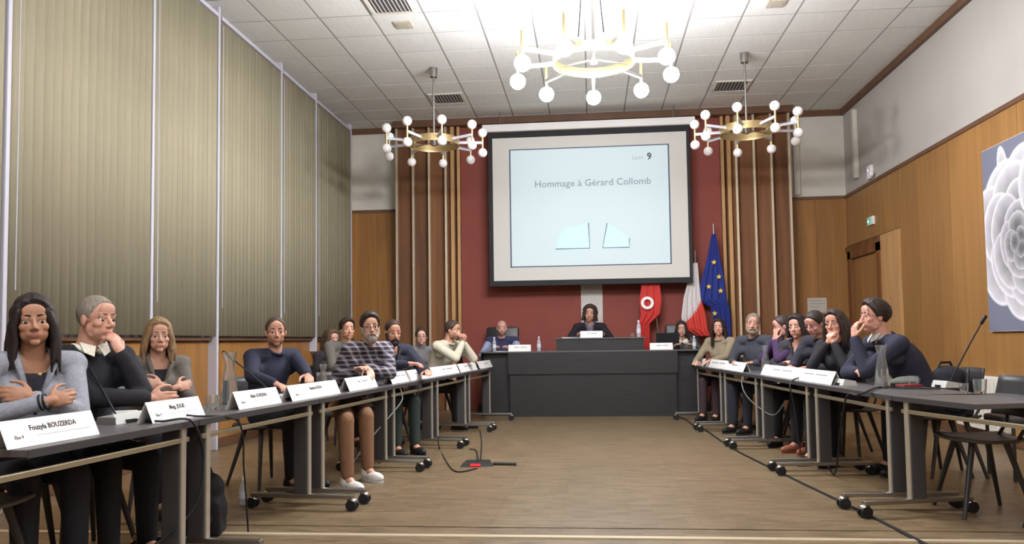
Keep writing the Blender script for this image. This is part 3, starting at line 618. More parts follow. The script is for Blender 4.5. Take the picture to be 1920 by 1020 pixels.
p = on_z(538, 741, T); t = thing('phone', 'small glowing blue phone between two left name cards', 'phone', p, rad(80)); MB().box((0, 0, .035), (.075, .01, .07), Matrix.Rotation(-.4, 3, 'X'), .003).build('case', BLACK, t)
MB().box((0, -.006, .035), (.068, .003, .062), Matrix.Rotation(-.4, 3, 'X')).build('display', mat('phone_glow', (150, 170, 240), .4, emit=.5), t)
def bag(loc, size, label, m, strap=True):
    t = thing('bag', label, 'bag', loc, .2); b = MB(); sx, sy, sz = size
    b.ell((0, 0, sz*.42), (sx*.5, sy*.5, sz*.45)); b.box((0, 0, sz*.3), (sx*.85, sy*.85, sz*.58), None, .03); b.ell((sx*.1, 0, sz*.75), (sx*.34, sy*.4, sz*.27)); b.ell((-sx*.25, 0, sz*.55), (sx*.25, sy*.4, sz*.3))
    lo = min(v[2] for v in b.v); b.v = [(x, y, max(z, 0)) for x, y, z in b.v]
    link('body', remesh(b, .012, 4), m, t, 'all'); MB().ell((0, -sy*.45, sz*.3), (sx*.3, sy*.12, sz*.2)).build('pocket', m, t, 'all')
    if strap: MB().tube([(-sx*.1, 0, sz*.95), (-sx*.05, 0, sz*1.08), (sx*.15, 0, sz*1.08), (sx*.2, 0, sz*.95)], .01).build('strap', BLACK, t, True)
BAGM = mat('bag_charcoal', (40, 40, 48), .8, 0, .3, (20, 20, 20), .15)
p = on_z(395, 1008, 0); bag((p.x-.08, p.y+.05, 0), (.3, .22, .36), 'black bag on the floor behind the first left chrome columns', mat('bag_black', (24, 23, 24), .8, 0, .2, (20, 20, 20), .1))
bgx = on_y(1768, 690, 6.75).x
bag((bgx, 6.75, .46), (.42, .3, .40), 'charcoal backpack on a chair behind the right table', BAGM)
chair(bgx, 6.75, PI, 'dark chair holding the charcoal backpack', 'empty chairs')
t = thing('folded_scarf', 'grey folded cloth on the right table behind the carafe', 'cloth', at_px(1, 1692, .50), 0)
b = MB(); b.ell((0, 0, .03), (.13, .09, .03)); b.ell((.05, .03, .05), (.1, .06, .025)); b.v = [(x, y, max(z, 0)) for x, y, z in b.v]; link('folds', remesh(b, .008, 3), mat('cloth_olive', (96, 100, 90), .9), t, 'all')
MB().box((.0, -.13, .012), (.16, .1, .02), Matrix.Rotation(.3, 3, 'Z'), .004).build('red_lining', mat('cloth_red', (126, 40, 44), .8), t)
# ================================================================== FLAGS
def flag(loc, rows, label, colf, pole, folds=5, amp=.035):
    t = thing('flag', label, 'flag', loc, 0, 'flags on the red wall'); nu, nv = 36, 40; V = []; C_ = []
    for j in range(nv+1):
        v = j/nv; k = v*(len(rows)-1); i = min(int(k), len(rows)-2); s = k-i
        x0, x1, z = [rows[i][q]*(1-s)+rows[i+1][q]*s for q in range(3)]
        for i in range(nu+1):
            u = i/nu; V.append((x0+(x1-x0)*u, -.05+amp*math.sin(u*folds*2*PI+v*1.5)*(.3+.7*v), z)); C_.append((*lin(colf(u, v)), 1))
    me = MB().add(V, [(j*(nu+1)+i, j*(nu+1)+i+1, (j+1)*(nu+1)+i+1, (j+1)*(nu+1)+i) for j in range(nv) for i in range(nu)]).mesh('cloth')
    set_cols(me, C_); link('cloth', me, mat('flag_cloth', (255, 255, 255), .8, attr=True), t, 'all')
    MB().tube(pole, .012, 8).build('pole', STEEL, t); return t
def redf(u, v): return (196, 58, 52)
a = on_y(1195, 542, 12.72)
t = flag((.86, 12.72, 1.0), [(-.06, .22, .98), (-.10, .25, .72), (-.08, .22, .5), (-.12, .06, .35), (-.12, .06, .0), (-.1, .1, -.3)], 'red flag with a white ring emblem hanging behind the dais', redf, [(.12, 0, 1.15), (.25, .05, -.8)], 3)
m_ = MB(); m_.lathe([(.055, -.003), (.1, -.003), (.1, .003), (.055, .003)], seg=24, closed=True); m_.xf(Matrix.Translation((.02, -.095, .68)) @ Matrix.Rotation(PI/2, 4, 'X')); m_.build('emblem', PAPER, t)
def frf(u, v): return (214, 208, 206) if v < .56-.30*(u-.5) else (206, 70, 58)
t = flag((1.58, 12.75, 1.2), [(.03, .1, 1.1), (-.06, .12, .8), (-.13, .14, .55), (-.17, .22, .25), (-.13, .24, .05), (.05, .27, -.05)], 'red and white tricolour flag hanging beside the screen', frf, [(.07, 0, 1.3), (.12, .1, -1.0)], 4)
t = flag((1.92, 12.78, 1.3), [(-.01, .06, 1.45), (-.08, .11, 1.1), (-.18, .17, .75), (-.25, .2, .42), (-.05, .24, .3), (-.02, .26, .1), (.0, .26, -.2)], 'blue flag with yellow stars beside the right pilaster', lambda u, v: (38, 52, 128), [(.03, 0, 1.62), (.06, .1, -1.1)], 4, .03)
YEL = mat('star_yellow', (226, 196, 70), .7)
for x, z in ((.01, 1.0), (.08, .77), (.1, .55), (.0, .2), (-.08, .62)):
    pts = [(.045*(1 if k % 2 == 0 else .42)*math.sin(k*PI/5), .045*(1 if k % 2 == 0 else .42)*math.cos(k*PI/5)) for k in range(10)]
    m_ = MB(); m_.prism(pts, -.002, .002); m_.xf(Matrix.Translation((x, -.092, z)) @ Matrix.Rotation(PI/2, 4, 'X')); m_.build('star', YEL, t)
t = thing('wall_board', 'pale board on the red wall behind the standing woman', 'board', (.01, 13.01, 1.2)); MB().bb((-.17, -.02, 0), (.18, .01, .95), .004).build('panel', mat('board_pale', (206, 200, 192), .7, 0, .1, (9, 9, 9)), t); MB().bb((-.18, -.012, -.012), (.19, .01, 0)).build('ledge', PAPER, t)
# right wall fixtures
t = thing('exit_sign', 'small green and white exit sign above the door', 'sign', (XR-.03, 12.1, 2.74)); MB().bb((-.02, -.12, -.0), (.02, .12, .12), .004).build('case', PAPER, t)
MB().bb((-.024, -.02, .012), (-.02, .11, .108)).build('sign_face', mat('exit_green', (60, 170, 140), .4, emit=.35), t)
m_ = MB(); m_.add([(-.0245, .02, .06), (-.0245, .06, .095), (-.0245, .06, .072), (-.0245, .1, .072), (-.0245, .1, .048), (-.0245, .06, .048), (-.0245, .06, .025)], [(0, 1, 2, 3, 4, 5, 6)]); m_.build('arrow', mat('sign_white_glow', (240, 245, 250), .4, emit=.5), t)
t = thing('alarm_unit', 'small white alarm unit with a violet light on the right wall', 'alarm', (XR-.02, 12.1, 3.42)); MB().bb((-.03, -.09, 0), (.02, .06, .2), .01).build('case', PAPER, t); MB().ell((-.035, -.15, .05), (.04, .045, .045)).build('sounder', PAPER, t, 'all'); MB().ell((-.032, .0, .13), (.01, .02, .02)).build('light', mat('violet_led', (170, 150, 255), .4, emit=1.2), t, 'all')
t = thing('notice', 'printed notice sheet on the wood panel right of the pilaster', 'notice', (3.63, YB-.025, 1.62)); MB().bb((-.15, -.004, -.12), (.15, .004, .12)).build('sheet', mat('notice_paper', (190, 184, 168), .8), t)
for k, wd in enumerate((.2, .24, .16)): MB().bb((-.12, -.006, .07-.05*k), (-.12+wd, -.004, .082-.05*k)).build('printed_line', LINE, t)
t = thing('wall_switch', 'small white switch beside the door frame', 'switch', (XR-.03, 13.2, 1.45)); MB().bb((-.01, -.03, -.05), (.02, .03, .05), .004).build('plate', PAPER, t); MB().bb((-.016, -.015, -.02), (-.01, .015, .02)).build('rocker', PAPER, t)
t = thing('radiator', 'low white radiator against the right wall behind the tumblers', 'radiator', (XR-.02, 8.9, .12)); MB().bb((-.1, -.5, 0), (0, .5, .56), .015).build('body', PLAS, t)
for k in range(12): MB().bb((-.108, -.46+.08*k, .05), (-.1, -.42+.08*k, .5)).build('fin', PLAS, t)
# rose painting
def rose(nu, nv):
    u, v = np.meshgrid(np.linspace(0, 1, nu), np.linspace(0, 1, nv)); x = u*1.6; y = v*1.86
    n = np.sin(5*x+2*np.sin(3*y))*.04; base = np.stack([118+60*n, 120+60*n, 136+60*n], -1); val = base*1.0
    def petal(cx, cy, ang, ln, wd, lo, hi, tint=0):
        c, s = math.cos(ang), math.sin(ang); dx, dy = x-cx, y-cy; a = (dx*c+dy*s)/ln; b = (-dx*s+dy*c)/wd
        r = np.sqrt((a-.5)**2*4+b*b*(1+.5*np.clip(1-a, 0, 1))); m_ = np.clip((1-r)/.03, 0, 1)[..., None]
        sh = lo+(hi-lo)*np.clip(r*.75+.25*np.clip(a, 0, 1), 0, 1)**1.6+3*np.sin(14*b+6*a)
        rim = np.exp(-((r-.95)/.05)**2)*22; g = (sh+rim)[..., None]*np.array([1, .985, 1.0]); nonlocal val
        val = val*(1-m_)+g*m_
    rs = random.Random(3); cx, cy = .66, .95
    petal(.5, 1.1, 1.75, .75, .12, 150, 225)
    for n_, ln, wd, lo_, hi_, ph in ((7, .86, .46, 150, 224, .3), (6, .70, .42, 126, 222, .8), (5, .54, .36, 112, 216, .1), (5, .40, .27, 100, 206, .7), (4, .27, .18, 92, 196, .2), (3, .16, .11, 84, 180, .9)):
        for k in range(n_): petal(cx+.03*math.cos(ph*9), cy-.12*(1-ln), k*2*PI/n_+ph+.12*rs.uniform(-1, 1), ln*rs.uniform(.92, 1.08), wd, lo_, hi_)
    petal(.8, 1.1, 1.3, .6, .22, 165, 236)
    return val
t = thing('painting', 'large grey painting of roses on the right wall', 'painting', (XR-.02, 8.70, 1.14)); MB().bb((-.035, -1.62, 0), (0, 0, 1.88), .004).build('canvas', PAPER, t)
nu, nv = 150, 170; im = rose(nu, nv); V = []
for j in range(nv):
    for i in range(nu): V.append((-.0365, -.005-1.61*i/(nu-1), .005+1.87*j/(nv-1)))
me = MB().add(V, [(j*nu+i, j*nu+i+1, (j+1)*nu+i+1, (j+1)*nu+i) for j in range(nv-1) for i in range(nu-1)]).mesh('print')
lc = np.clip(im.reshape(-1, 3), 0, 255)/255; lc = np.where(lc > .04045, ((lc+.055)/1.055)**2.4, lc/12.92); set_cols(me, np.concatenate([lc, np.ones((len(lc), 1))], 1)); link('print', me, mat('painted_canvas', (255, 255, 255), .7, attr=True), t)
#PEOPLE
# ================================================================== PEOPLE
HB = mat('hair_strands', (255, 255, 255), .55, 0, .45, (60, 60, 14), .6, attr=True, detail=6)
SKIN = mat('skin', (255, 255, 255), .5, 0, .1, (40, 40, 40), .05, attr=True, sss=0)
EYE = iris('eye', (0, 0, 0))
def fabric(name, col, rough=.9): return mat('fabric_'+name, col, rough, 0, .22, (70, 70, 70), .12, detail=5)
def unit(v): v = Vector(v); return v.normalized()
def ik(S, W, a, b, pole):
    d = W-S; L = min(d.length, a+b-.004); d.normalize(); W = S+d*L
    x = (a*a-b*b+L*L)/(2*L); h = math.sqrt(max(0, a*a-x*x)); p = pole-d*pole.dot(d); p.normalize()
    return S+d*x+p*h, W
def hand(mb, W, u, n, side, curl, s):
    u = unit(u); n = Vector(n); n = unit(n-u*n.dot(u)); lat = u.cross(n)*(1 if side > 0 else -1)
    R = Matrix((lat, u, n)).transposed()
    mb.ell(W+u*.045*s, (.040*s, .052*s, .015*s), R, 12, 8); mb.cap(W-u*.02*s, W+u*.02*s, .024*s, .024*s)
    for k, (lo, ln) in enumerate(((.029, .070), (.010, .079), (-.010, .072), (-.028, .056))):
        p = W+u*(.082-.006*abs(k-1.3))*s+lat*lo*s; ang = 0; d = u+lat*lo*1.6
        for frac, c, r in ((.44, 40, .0100), (.31, 60, .0090), (.25, 35, .0080)):
            ang += rad(c)*(curl+.04*k); dd = unit(unit(d)*math.cos(ang)+n*math.sin(ang)); q = p+dd*ln*frac*s; mb.cap(p, q, r*s, r*.92*s, 8); p = q
    p = W+u*.022*s+lat*.03*s
    for d, ln, r in ((u*.75+lat*.75+n*.35, .042, .0125), (u*.95+lat*.28+n*(.3+.4*curl), .033, .0105), (u*1.0-lat*.1*curl+n*(.2+.6*curl), .026, .009)):
        q = p+unit(d)*ln*s; mb.cap(p, q, r*s, r*.92*s, 8); p = q
NP = [0]
def person(label, px, Y, phi, hphi, pitch=0, roll=0, lean=.06, s=1.0, skin=(196, 146, 118), hair=(60, 42, 32), style='short', top=(40, 40, 46), tname='sweater', trous=(30, 30, 34), shoes=(22, 21, 21), female=False,
           beard=None, glasses=False, armr=None, arml=None, neck='crew', under=None, vox=.007, seat=.46, sit=True, feet=None, topmat=None, eyes=(60, 40, 28), lipc=None, hipz=None, knee=.40, sleeves=None):
    NP[0] += 1
    Hc = on_y(*px, Y); phi, hphi = rad(phi), rad(hphi)
    f = Vector((math.cos(phi), math.sin(phi), 0)); r = Vector((math.sin(phi), -math.cos(phi), 0)); up = Vector((0, 0, 1))
    hf = Vector((math.cos(hphi), math.sin(hphi), 0)); hr = Vector((math.sin(hphi), -math.cos(hphi), 0))
    HR = Matrix((hr, hf, up)).transposed() @ Matrix.Rotation(rad(pitch), 3, 'X') @ Matrix.Rotation(rad(roll), 3, 'Y')
    hs = s; hp = lambda x, y, z: Hc+HR@(Vector((x, y, z))*hs)
    N = Hc+HR@Vector((0, -.045, -.10))*s-up*.052*s-f*.015     # base of the neck
    P = Vector((Hc.x, Hc.y, 0))-f*lean; P.z = seat+.10
    nz = (N-P); g = Vector((P.x, P.y, 0)); t = thing('person', label, 'person', (P.x, P.y, 0 if sit else 0), 0, 'people at the meeting'); t.location.z = seat-.46 if seat > .5 else 0
    sw = (.178 if female else .2)*s; tw = (.88 if female else 1.0)*s
    # spine
    sp = []
    for k in range(9):
        v = k/8; p = P.lerp(N, v)-f*.035*math.sin(v*PI)*s; sp.append(p)
    wd = [.165, .17, .155, .148, .155, .168, .165, .118, .062]; dp = [.115, .12, .108, .102, .108, .115, .105, .078, .060]
    if female: wd = [.175, .18, .155, .135, .14, .15, .145, .105, .054]
    def torso(mb, inf, k0=0, k1=8):
        R = []
        for k in range(k0, k1+1):
            d = unit(sp[min(k+1, 8)]-sp[max(k-1, 0)]); fw = unit(f-d*f.dot(d))
            R.append([sp[k]+r*(wd[k]*s+inf)*math.cos(a)+fw*(dp[k]*s+inf)*math.sin(a) for a in (2*PI*q/22 for q in range(22))])
        mb.rings(R)
        if female:
            c = sp[5]
            for e in (-1, 1): mb.ell(c+r*e*.07*s+f*.075*s-up*.01, ((.062*s+inf),)*3)
    # arms
    Sh = {e: N+r*e*sw-up*.05*s-f*.01 for e in (-1, 1)}
    arms = {}
    for e, spec in ((1, armr), (-1, arml)):
        sp_ = dict(at=(e*.14, .19, T+.09), pole=(e*.8, -.3, -.8), u=None, n=(0, 0, -1), curl=.35); sp_.update(spec or {})
        a = sp_['at']
        if sp_.get('face'): W = hp(*a)
        elif sp_.get('world'): W = Vector(a)
        else: W = Vector((Hc.x, Hc.y, 0))+r*a[0]+f*a[1]; W.z = a[2]
        pl = sp_['pole']; pole = r*pl[0]+f*pl[1]+up*pl[2]
        E_, W = ik(Sh[e], W, .285*s, .255*s, pole); u = sp_['u']
        u = unit(W-E_) if u is None else unit(r*u[0]+f*u[1]+up*u[2]); n = r*sp_['n'][0]+f*sp_['n'][1]+up*sp_['n'][2]
        if abs(u.dot(unit(n))) > .95: n = f
        arms[e] = (E_, W, u, n, sp_['curl'])
    # legs
    kz = seat+.06; legs = {}
    for e in (-1, 1):
        h0 = P+r*e*.085*s-up*.01; k_ = g+r*e*.10*s+f*knee; k_.z = kz
        ft = g+r*e*.10*s+f*(knee+.02); ft.z = .09+t.location.z
        if feet: ft = Vector(feet[e]); k_ = Vector((ft.x, ft.y, kz))-f*.03
        legs[e] = (h0, k_, ft)
    # ---- body: one continuous skin surface
    mb = MB(); fs = .93 if female else 1
    E3 = lambda c, rr: mb.ell(hp(*c), [q*hs for q in rr], HR)
    E3((0, -.014, .030), (.074, .094, .085)); E3((0, .020, -.042), (.059*fs, .064, .070)); E3((0, .062, -.094), (.023*fs, .020, .018)); E3((0, .002, -.05), (.064*fs, .062, .055))
    for e in (-1, 1):
        E3((e*.040, .050, -.024), (.022, .024, .022)); E3((e*(.034 if female else .043), .018, -.078), (.016, .026, .016)); E3((e*.037, .036, -.055), (.021, .027, .032)); E3((e*.076, -.008, -.008), (.008, .018, .031)); E3((e*.0115, .090, -.0345), (.0085, .010, .0075))
        E3((e*.033, .0655, .0100), (.0180, .0130, .0075)); E3((e*.033, .0635, -.0150), (.016, .012, .0065))
        E3((e*.03, .0690, .0230), (.024, .0110, .0095))
    mb.cap(hp(0, .076, .012), hp(0, .1005, -.027), .0080*hs, .0105*hs); E3((0, .066, .050), (.05, .012, .034))
    E3((0, .0805, -.0600), (.0225, .0085, .0052)); E3((0, .0795, -.0705), (.0190, .0090, .0060)); E3((0, .0700, -.058), (.032, .014, .022))
    mb.cap(hp(0, -.028, -.055), N-up*.03, .056*s*fs, .062*s*fs, 14); mb.cap(N+r*-.1*s-up*.045, N+r*.1*s-up*.045, .045*s, .045*s)
    torso(mb, 0)
    for e in (-1, 1):
        E_, W, u, n, cu = arms[e]; mb.cap(N+r*e*.06*s-up*.035, Sh[e], .048*s, .055*s); mb.cap(Sh[e], E_, .050*tw, .040*tw); mb.cap(E_, W, .039*tw, .026*tw); hand(mb, W, u, n, e, cu, s*(.94 if female else 1))
        h0, k_, ft = legs[e]; mb.cap(h0, k_, .078*s, .055*s); mb.cap(k_, ft, .052*s, .034*s); mb.cap(ft, ft+f*.1-up*.05, .034, .025)
    me = remesh(mb, vox, 2); me.transform(Matrix.Translation(-t.location))
    co = np.empty(len(me.vertices)*3, dtype=np.float32); me.vertices.foreach_get('co', co); co = co.reshape(-1, 3)+np.array(t.location)
    lo = (co-np.array(Hc)) @ np.array(HR)/hs; base = np.array(lin(skin)); C_ = np.tile(base, (len(co), 1))
    lip = np.array(lin(lipc or tuple(int(q) for q in (skin[0]*.88, skin[1]*.74, skin[2]*.74))))
    wl_ = np.exp(-((lo[:, 0]/.023)**4+((lo[:, 2]+.065)/.0105)**4))*(lo[:, 1] > .06); C_ = C_*(1-wl_[:, None])+lip*wl_[:, None]
    ck = np.exp(-(((np.abs(lo[:, 0])-.042)/.02)**2+((lo[:, 2]+.028)/.022)**2))*(lo[:, 1] > .03)*.35+np.exp(-((lo[:, 0]/.014)**2+((lo[:, 2]+.028)/.016)**2))*(lo[:, 1] > .08)*.3
    C_ *= 1-ck[:, None]*np.array([.05, .25, .28])
    if beard and beard[1] < .01:      # stubble
        sb = np.clip((-lo[:, 2]-.035-.0*lo[:, 1])/.02, 0, 1)*(lo[:, 1] > -.01)*(lo[:, 2] > -.13)*(1-wl_); hc = np.array(lin(beard[0])); C_ = C_*(1-.6*sb[:, None])+hc*.6*sb[:, None]
    set_cols(me, np.concatenate([C_, np.ones((len(C_), 1))], 1)); link('body', me, SKIN, t, 'all')
    # ---- eyes
    for e in (-1, 1):
        em = MB(); Q = []; cc = []; c0 = hp(e*.033, .0640, -.0020); rr = .0128*hs
        for i in range(17):
            a = PI*i/16; Q.append([c0+HR@Vector((rr*math.sin(a)*math.cos(b), rr*math.cos(a), rr*math.sin(a)*math.sin(b))) for b in (2*PI*j/14 for j in range(14))])
            cl = (10, 9, 9) if i < 2 else eyes if i < 4 else (222, 214, 208); cc += [(*lin(cl), 1)]*14
        em.rings(Q); me = em.mesh('eye'); me.transform(Matrix.Translation(-t.location)); set_cols(me, cc); link('eye', me, EYE, t, 'all')
        bm_ = MB(); bm_.tube([hp(e*.013, .0795, .0275), hp(e*.030, .0795, .0310), hp(e*.050, .0685, .0265)], [.0042*hs, .0042*hs, .002*hs], 6)
        me = bm_.mesh('eyebrow'); me.transform(Matrix.Translation(-t.location)); hc = hair if style != 'bald' else (90, 70, 55); set_cols(me, [(*[q*.8 for q in lin(hc)], 1)]*len(me.vertices)); link('eyebrow', me, HB, t, 'all')
    # ---- hair
    def colour(me, col, nm):
        me.transform(Matrix.Translation(-t.location)); c = np.tile(np.array([*lin(col), 1]), (len(me.vertices), 1)); set_cols(me, c); return link(nm, me, HB, t, 'all')
    rs = random.Random(NP[0])
    def shell(a, b, th, rec=0, lift=0, crown=0):
        h_ = MB(); Q = []
        for i in range(25):
            th_ = PI*i/24; row = []
            for j in range(40):
                ps = 2*PI*j/40; d = Vector((math.sin(th_)*math.cos(ps), math.sin(th_)*math.sin(ps), math.cos(th_))); p = Vector((d.x*.076, -.014+d.y*.096, .030+d.z*.087))
                fl_ = p.z-(a-.012+.006+(2.15 if p.y > .02 else b)*(p.y-.02))-(rec*max(0, p.y)*max(0, 1-abs(p.x)/.06) if rec else 0)
                if crown: fl_ = min(fl_, crown-p.z)
                mk = max(0, min(1, (fl_+.006)/.014)); k = 1+(th*(1+.25*rs.uniform(-1, 1)*(th > .006)) + lift*max(0, d.z)*max(0, d.y+.4))*mk/.085-.10*(1-mk)
                row.append(hp(d.x*.076*k, -.014+d.y*.096*k, .030+d.z*.087*k))
            Q.append(row)
        h_.rings(Q); return h_
    if style == 'short': h_ = shell(.012, .80, .008); colour(remesh(h_, .006, 2), hair, 'hair')
    elif style == 'thick': h_ = shell(.010, .74, .014, 0, .018); colour(remesh(h_, .006, 2), hair, 'hair')
    elif style == 'crop': h_ = shell(.016, .86, .0045); colour(remesh(h_, .006, 1), hair, 'hair')
    elif style == 'receding': h_ = shell(.012, .86, .0055, .55); colour(remesh(h_, .006, 1), hair, 'hair')
    elif style == 'bald': pass
    elif style in ('long', 'bob', 'curly', 'tied'):
        ln, th = dict(long=(.27, .018), bob=(.20, .016), curly=(.12, .022), tied=(.0, .010))[style]; h_ = shell(.003, .72, th, 0, .006)
        if style == 'tied': h_.ell(hp(0, -.115, .0), [.03*hs]*3)
        else:
            for e in (-1, 1):
                for k in range(15):
                    y0 = .045-.125*k/14; x0 = .070+.008*math.sin(k*2.3); out = rs.uniform(.004, .03)
                    p0 = hp(e*(x0-.012), y0, .05); p1 = hp(e*(x0+.010), y0-.012, -.02); p2 = hp(e*(x0+out), y0-.02, -.09); L_ = ln*(.80+.32*rs.random())*(.75 if k == 0 and style == 'bob' else 1)
                    p3 = p2+(HR@Vector((e*rs.uniform(-.01, .015), -.01+.012*(k < 3), 0)))-up*max(.0, L_-.12)*hs
                    q = [p0, p1, p2, p3]
                    for a_, b_, ra, rb in zip(q, q[1:], (.016, .018, .0165), (.018, .0165, .007)): h_.cap(a_, b_, ra*hs, rb*hs, 8)
            for k in range(7):
                x0 = -.06+.02*k; p0 = hp(x0, -.095, .02); p1 = hp(x0*1.1, -.105, -.06); p2 = p1-up*max(.02, ln-.10)*hs
                h_.cap(p0, p1, .024*hs, .025*hs, 8); h_.cap(p1, p2, .025*hs, .014*hs, 8)
            if style == 'curly':
                for k in range(90):
                    a = rs.uniform(0, 2*PI); b_ = rs.uniform(-.9, 1.2); d = Vector((math.cos(a)*math.cos(b_), math.sin(a)*math.cos(b_), math.sin(b_)))
                    if d.y > .25 and d.z < .75: continue
                    h_.ell(hp(d.x*.095, -.02+d.y*.105, .02+d.z*.1), [.024*hs]*3, None, 8, 6)
        colour(remesh(h_, .006, 2), hair, 'hair')
    if beard and beard[1] >= .01:
        b_ = MB(); th = beard[1]; bl_ = beard[2] if len(beard) > 2 else 0
        for e in (-1, 1):
            q = [hp(e*.068, .0, -.02), hp(e*.060, .028, -.065), hp(e*.040, .058, -.092), hp(0, .070, -.100)]
            for a_, c_ in zip(q, q[1:]): b_.cap(a_, c_, (.010+th*.5)*hs, (.012+th*.6)*hs)
            b_.cap(hp(0, .099, -.052), hp(e*.026, .086, -.064), .0075*hs, .006*hs); b_.cap(hp(e*.026, .086, -.064), hp(e*.03, .07, -.09), .007*hs, .011*hs)
        b_.ell(hp(0, .062, -.096-bl_*.5), [(.036+th)*hs, (.026+th)*hs, (.020+th+bl_*.5)*hs], HR); colour(remesh(b_, .005, 2), beard[0], 'beard')
    # ---- clothes
    mtop = topmat or fabric(tname+str(top), top)
    c_ = MB(); torso(c_, .014, 0, 8); c_.cap(N-r*.1*s-up*.042, N+r*.1*s-up*.042, .060*s, .060*s)
    sl_ = MB() if sleeves else c_
    for e in (-1, 1):
        E_, W, u, n, cu = arms[e]; c_.cap(N+r*e*.06*s-up*.034, Sh[e], .058*s, .070*s); sl_.cap(Sh[e], E_, .066*tw, .056*tw); sl_.cap(E_, E_.lerp(W, .93), .056*tw, .040*tw)
        mid = Sh[e].lerp(E_, .5); sl_.cap(Sh[e]-up*.10*s-r*e*.05*s, mid, .06*s, .05*s)
    if sleeves:
        for e in (-1, 1):
            q_ = MB(); E_, W = arms[e][:2]; q_.cap(Sh[e]-up*.02, E_, .064*tw, .054*tw); q_.cap(E_, E_.lerp(W, .93), .054*tw, .040*tw); me = remesh(q_, .011, 3); me.transform(Matrix.Translation(-t.location)); link('sleeve', me, fabric('sleeve'+str(sleeves), sleeves), t, 'all')
    if neck == 'turtle': c_.cap(N-up*.02, hp(0, -.02, -.105), .068*s, .062*s, 14)
    me = remesh(c_, .011, 3)
    if neck == 'v':       # open front showing the shirt
        bm = bmesh.new(); bm.from_mesh(me); zt = N.z+.02; zv = P.lerp(N, .42).z; dl = []
        for q in bm.faces:
            c = q.calc_center_median(); k = (c-N).dot(r); fwv = (c-P.lerp(N, max(0, min(1, (c.z-P.z)/(N.z-P.z))))).dot(f)
            if fwv > .02 and abs(k) < .075*s*max(0, (c.z-zv)/(zt-zv))+.002 and c.z > zv: dl.append(q)
        bmesh.ops.delete(bm, geom=dl, context='FACES'); bm.to_mesh(me); bm.free()
        u_ = MB(); torso(u_, .005, 1, 7); mu = remesh(u_, .012, 2); mu.transform(Matrix.Translation(-t.location)); link('undershirt', mu, fabric('under'+str(under), under or (210, 205, 198)), t, 'all')
    me.transform(Matrix.Translation(-t.location)); link(tname, me, mtop, t, 'all')
    def collar(col, rr, w_, zup=.0, open_=.0, nm='collar'):
        q = [N+r*rr*math.cos(a)+f*(rr*.95*math.sin(a)+.012)+up*(zup-.03*max(0, math.sin(a))) for a in (PI/2+open_+(2*PI-2*open_)*k/18 for k in range(19))]
        m_ = MB(); m_.tube(q, w_, 8); m_.build(nm, col, t, 'all', True)
    if neck == 'crew': collar(mtop, .074*s, .011, -.002)
    if neck == 'shirt':
        sm = fabric('collar'+str(under), under or (235, 230, 215)); collar(sm, .070*s, .017, .012, .25)
        for e in (-1, 1):
            m_ = MB(); m_.add([N+f*.082*s+up*.012+r*e*.004, N+f*.05*s+r*e*.07*s+up*.034, N+f*.086*s+r*e*.068*s-up*.02, N+f*.106*s+r*e*.026*s-up*.044], [(0, 1, 2, 3)]); me = m_.mesh('collar_point'); bm = bmesh.new(); bm.from_mesh(me); bmesh.ops.solidify(bm, geom=bm.faces[:], thickness=.006); bm.to_mesh(me); bm.free()
            me.transform(Matrix.Translation(-t.location)); link('collar_point', me, sm, t)
    if neck == 'v':
        for e in (-1, 1):
            m_ = MB(); zt = N+up*.025; zv = P.lerp(N, .42); m_.tube([N-f*.06*s+up*.03, N+r*e*.07*s+up*.028, N+r*e*.078*s+f*.07*s-up*.03, sp[4]+f*(dp[4]*s+.024)+r*e*.012], [.012, .014, .018, .008], 8); m_.build('lapel', mtop, t, 'all', True)
    if neck == 'wide':
        collar(fabric('collar'+str(under), under), .078*s, .018, -.005, .35)
        for e in (-1, 1): m_ = MB(); m_.ell(N+f*.085*s+r*e*.05*s-up*.05, (.05, .018, .035), Matrix((r, f, up)).transposed()); m_.build('collar_point', fabric('collar'+str(under), under), t, 'all', True)
    c_ = MB(); R0 = []
    torso(c_, .010, 0, 2)
    for e in (-1, 1):
        h0, k_, ft = legs[e]; c_.cap(h0, k_, .092*s, .068*s); c_.cap(k_, ft.lerp(k_, .06), .066*s, .05*s)
    me = remesh(c_, .013, 3); me.transform(Matrix.Translation(-t.location)); link('trousers', me, fabric('trousers'+str(trous), trous), t, 'all')
    for e in (-1, 1):
        ft = legs[e][2]; z0 = t.location.z; sm = mat('shoe'+str(shoes), shoes, .55); b0 = Vector((ft.x, ft.y, z0)); m_ = MB(); Rf = Matrix((r, f, up)).transposed()
        m_.ell(b0-f*.02+up*.055, (.042, .06, .055), Rf); m_.ell(b0+f*.09+up*.038, (.045, .11, .042), Rf); m_.cap(b0-f*.03+up*.06, b0-f*.01+up*.11, .046, .042)
        m_.v = [(x, y, max(z, z0+.012)) for x, y, z in m_.v]; me = remesh(m_, .008, 2); me.transform(Matrix.Translation(-t.location)); so = link('shoe', me, sm, t, 'all')
        m_ = MB(); pts = [(.046*math.cos(a)*(1 if math.sin(a) > -.5 else .9), .05+.145*math.sin(a)) for a in (2*PI*k/18 for k in range(18))]
        m_.v = [tuple(b0+r*x+f*y+up*z) for z in (0, .016) for x, y in pts]; m_.f = [tuple(range(18))[::-1], tuple(range(18, 36))]+[(k, (k+1) % 18, 18+(k+1) % 18, 18+k) for k in range(18)]
        m_.build('sole', mat('sole'+str(shoes), tuple(min(255, int(q*.8+20)) for q in shoes), .7), so, False); so.children[0].data.transform(Matrix.Translation(-t.location))
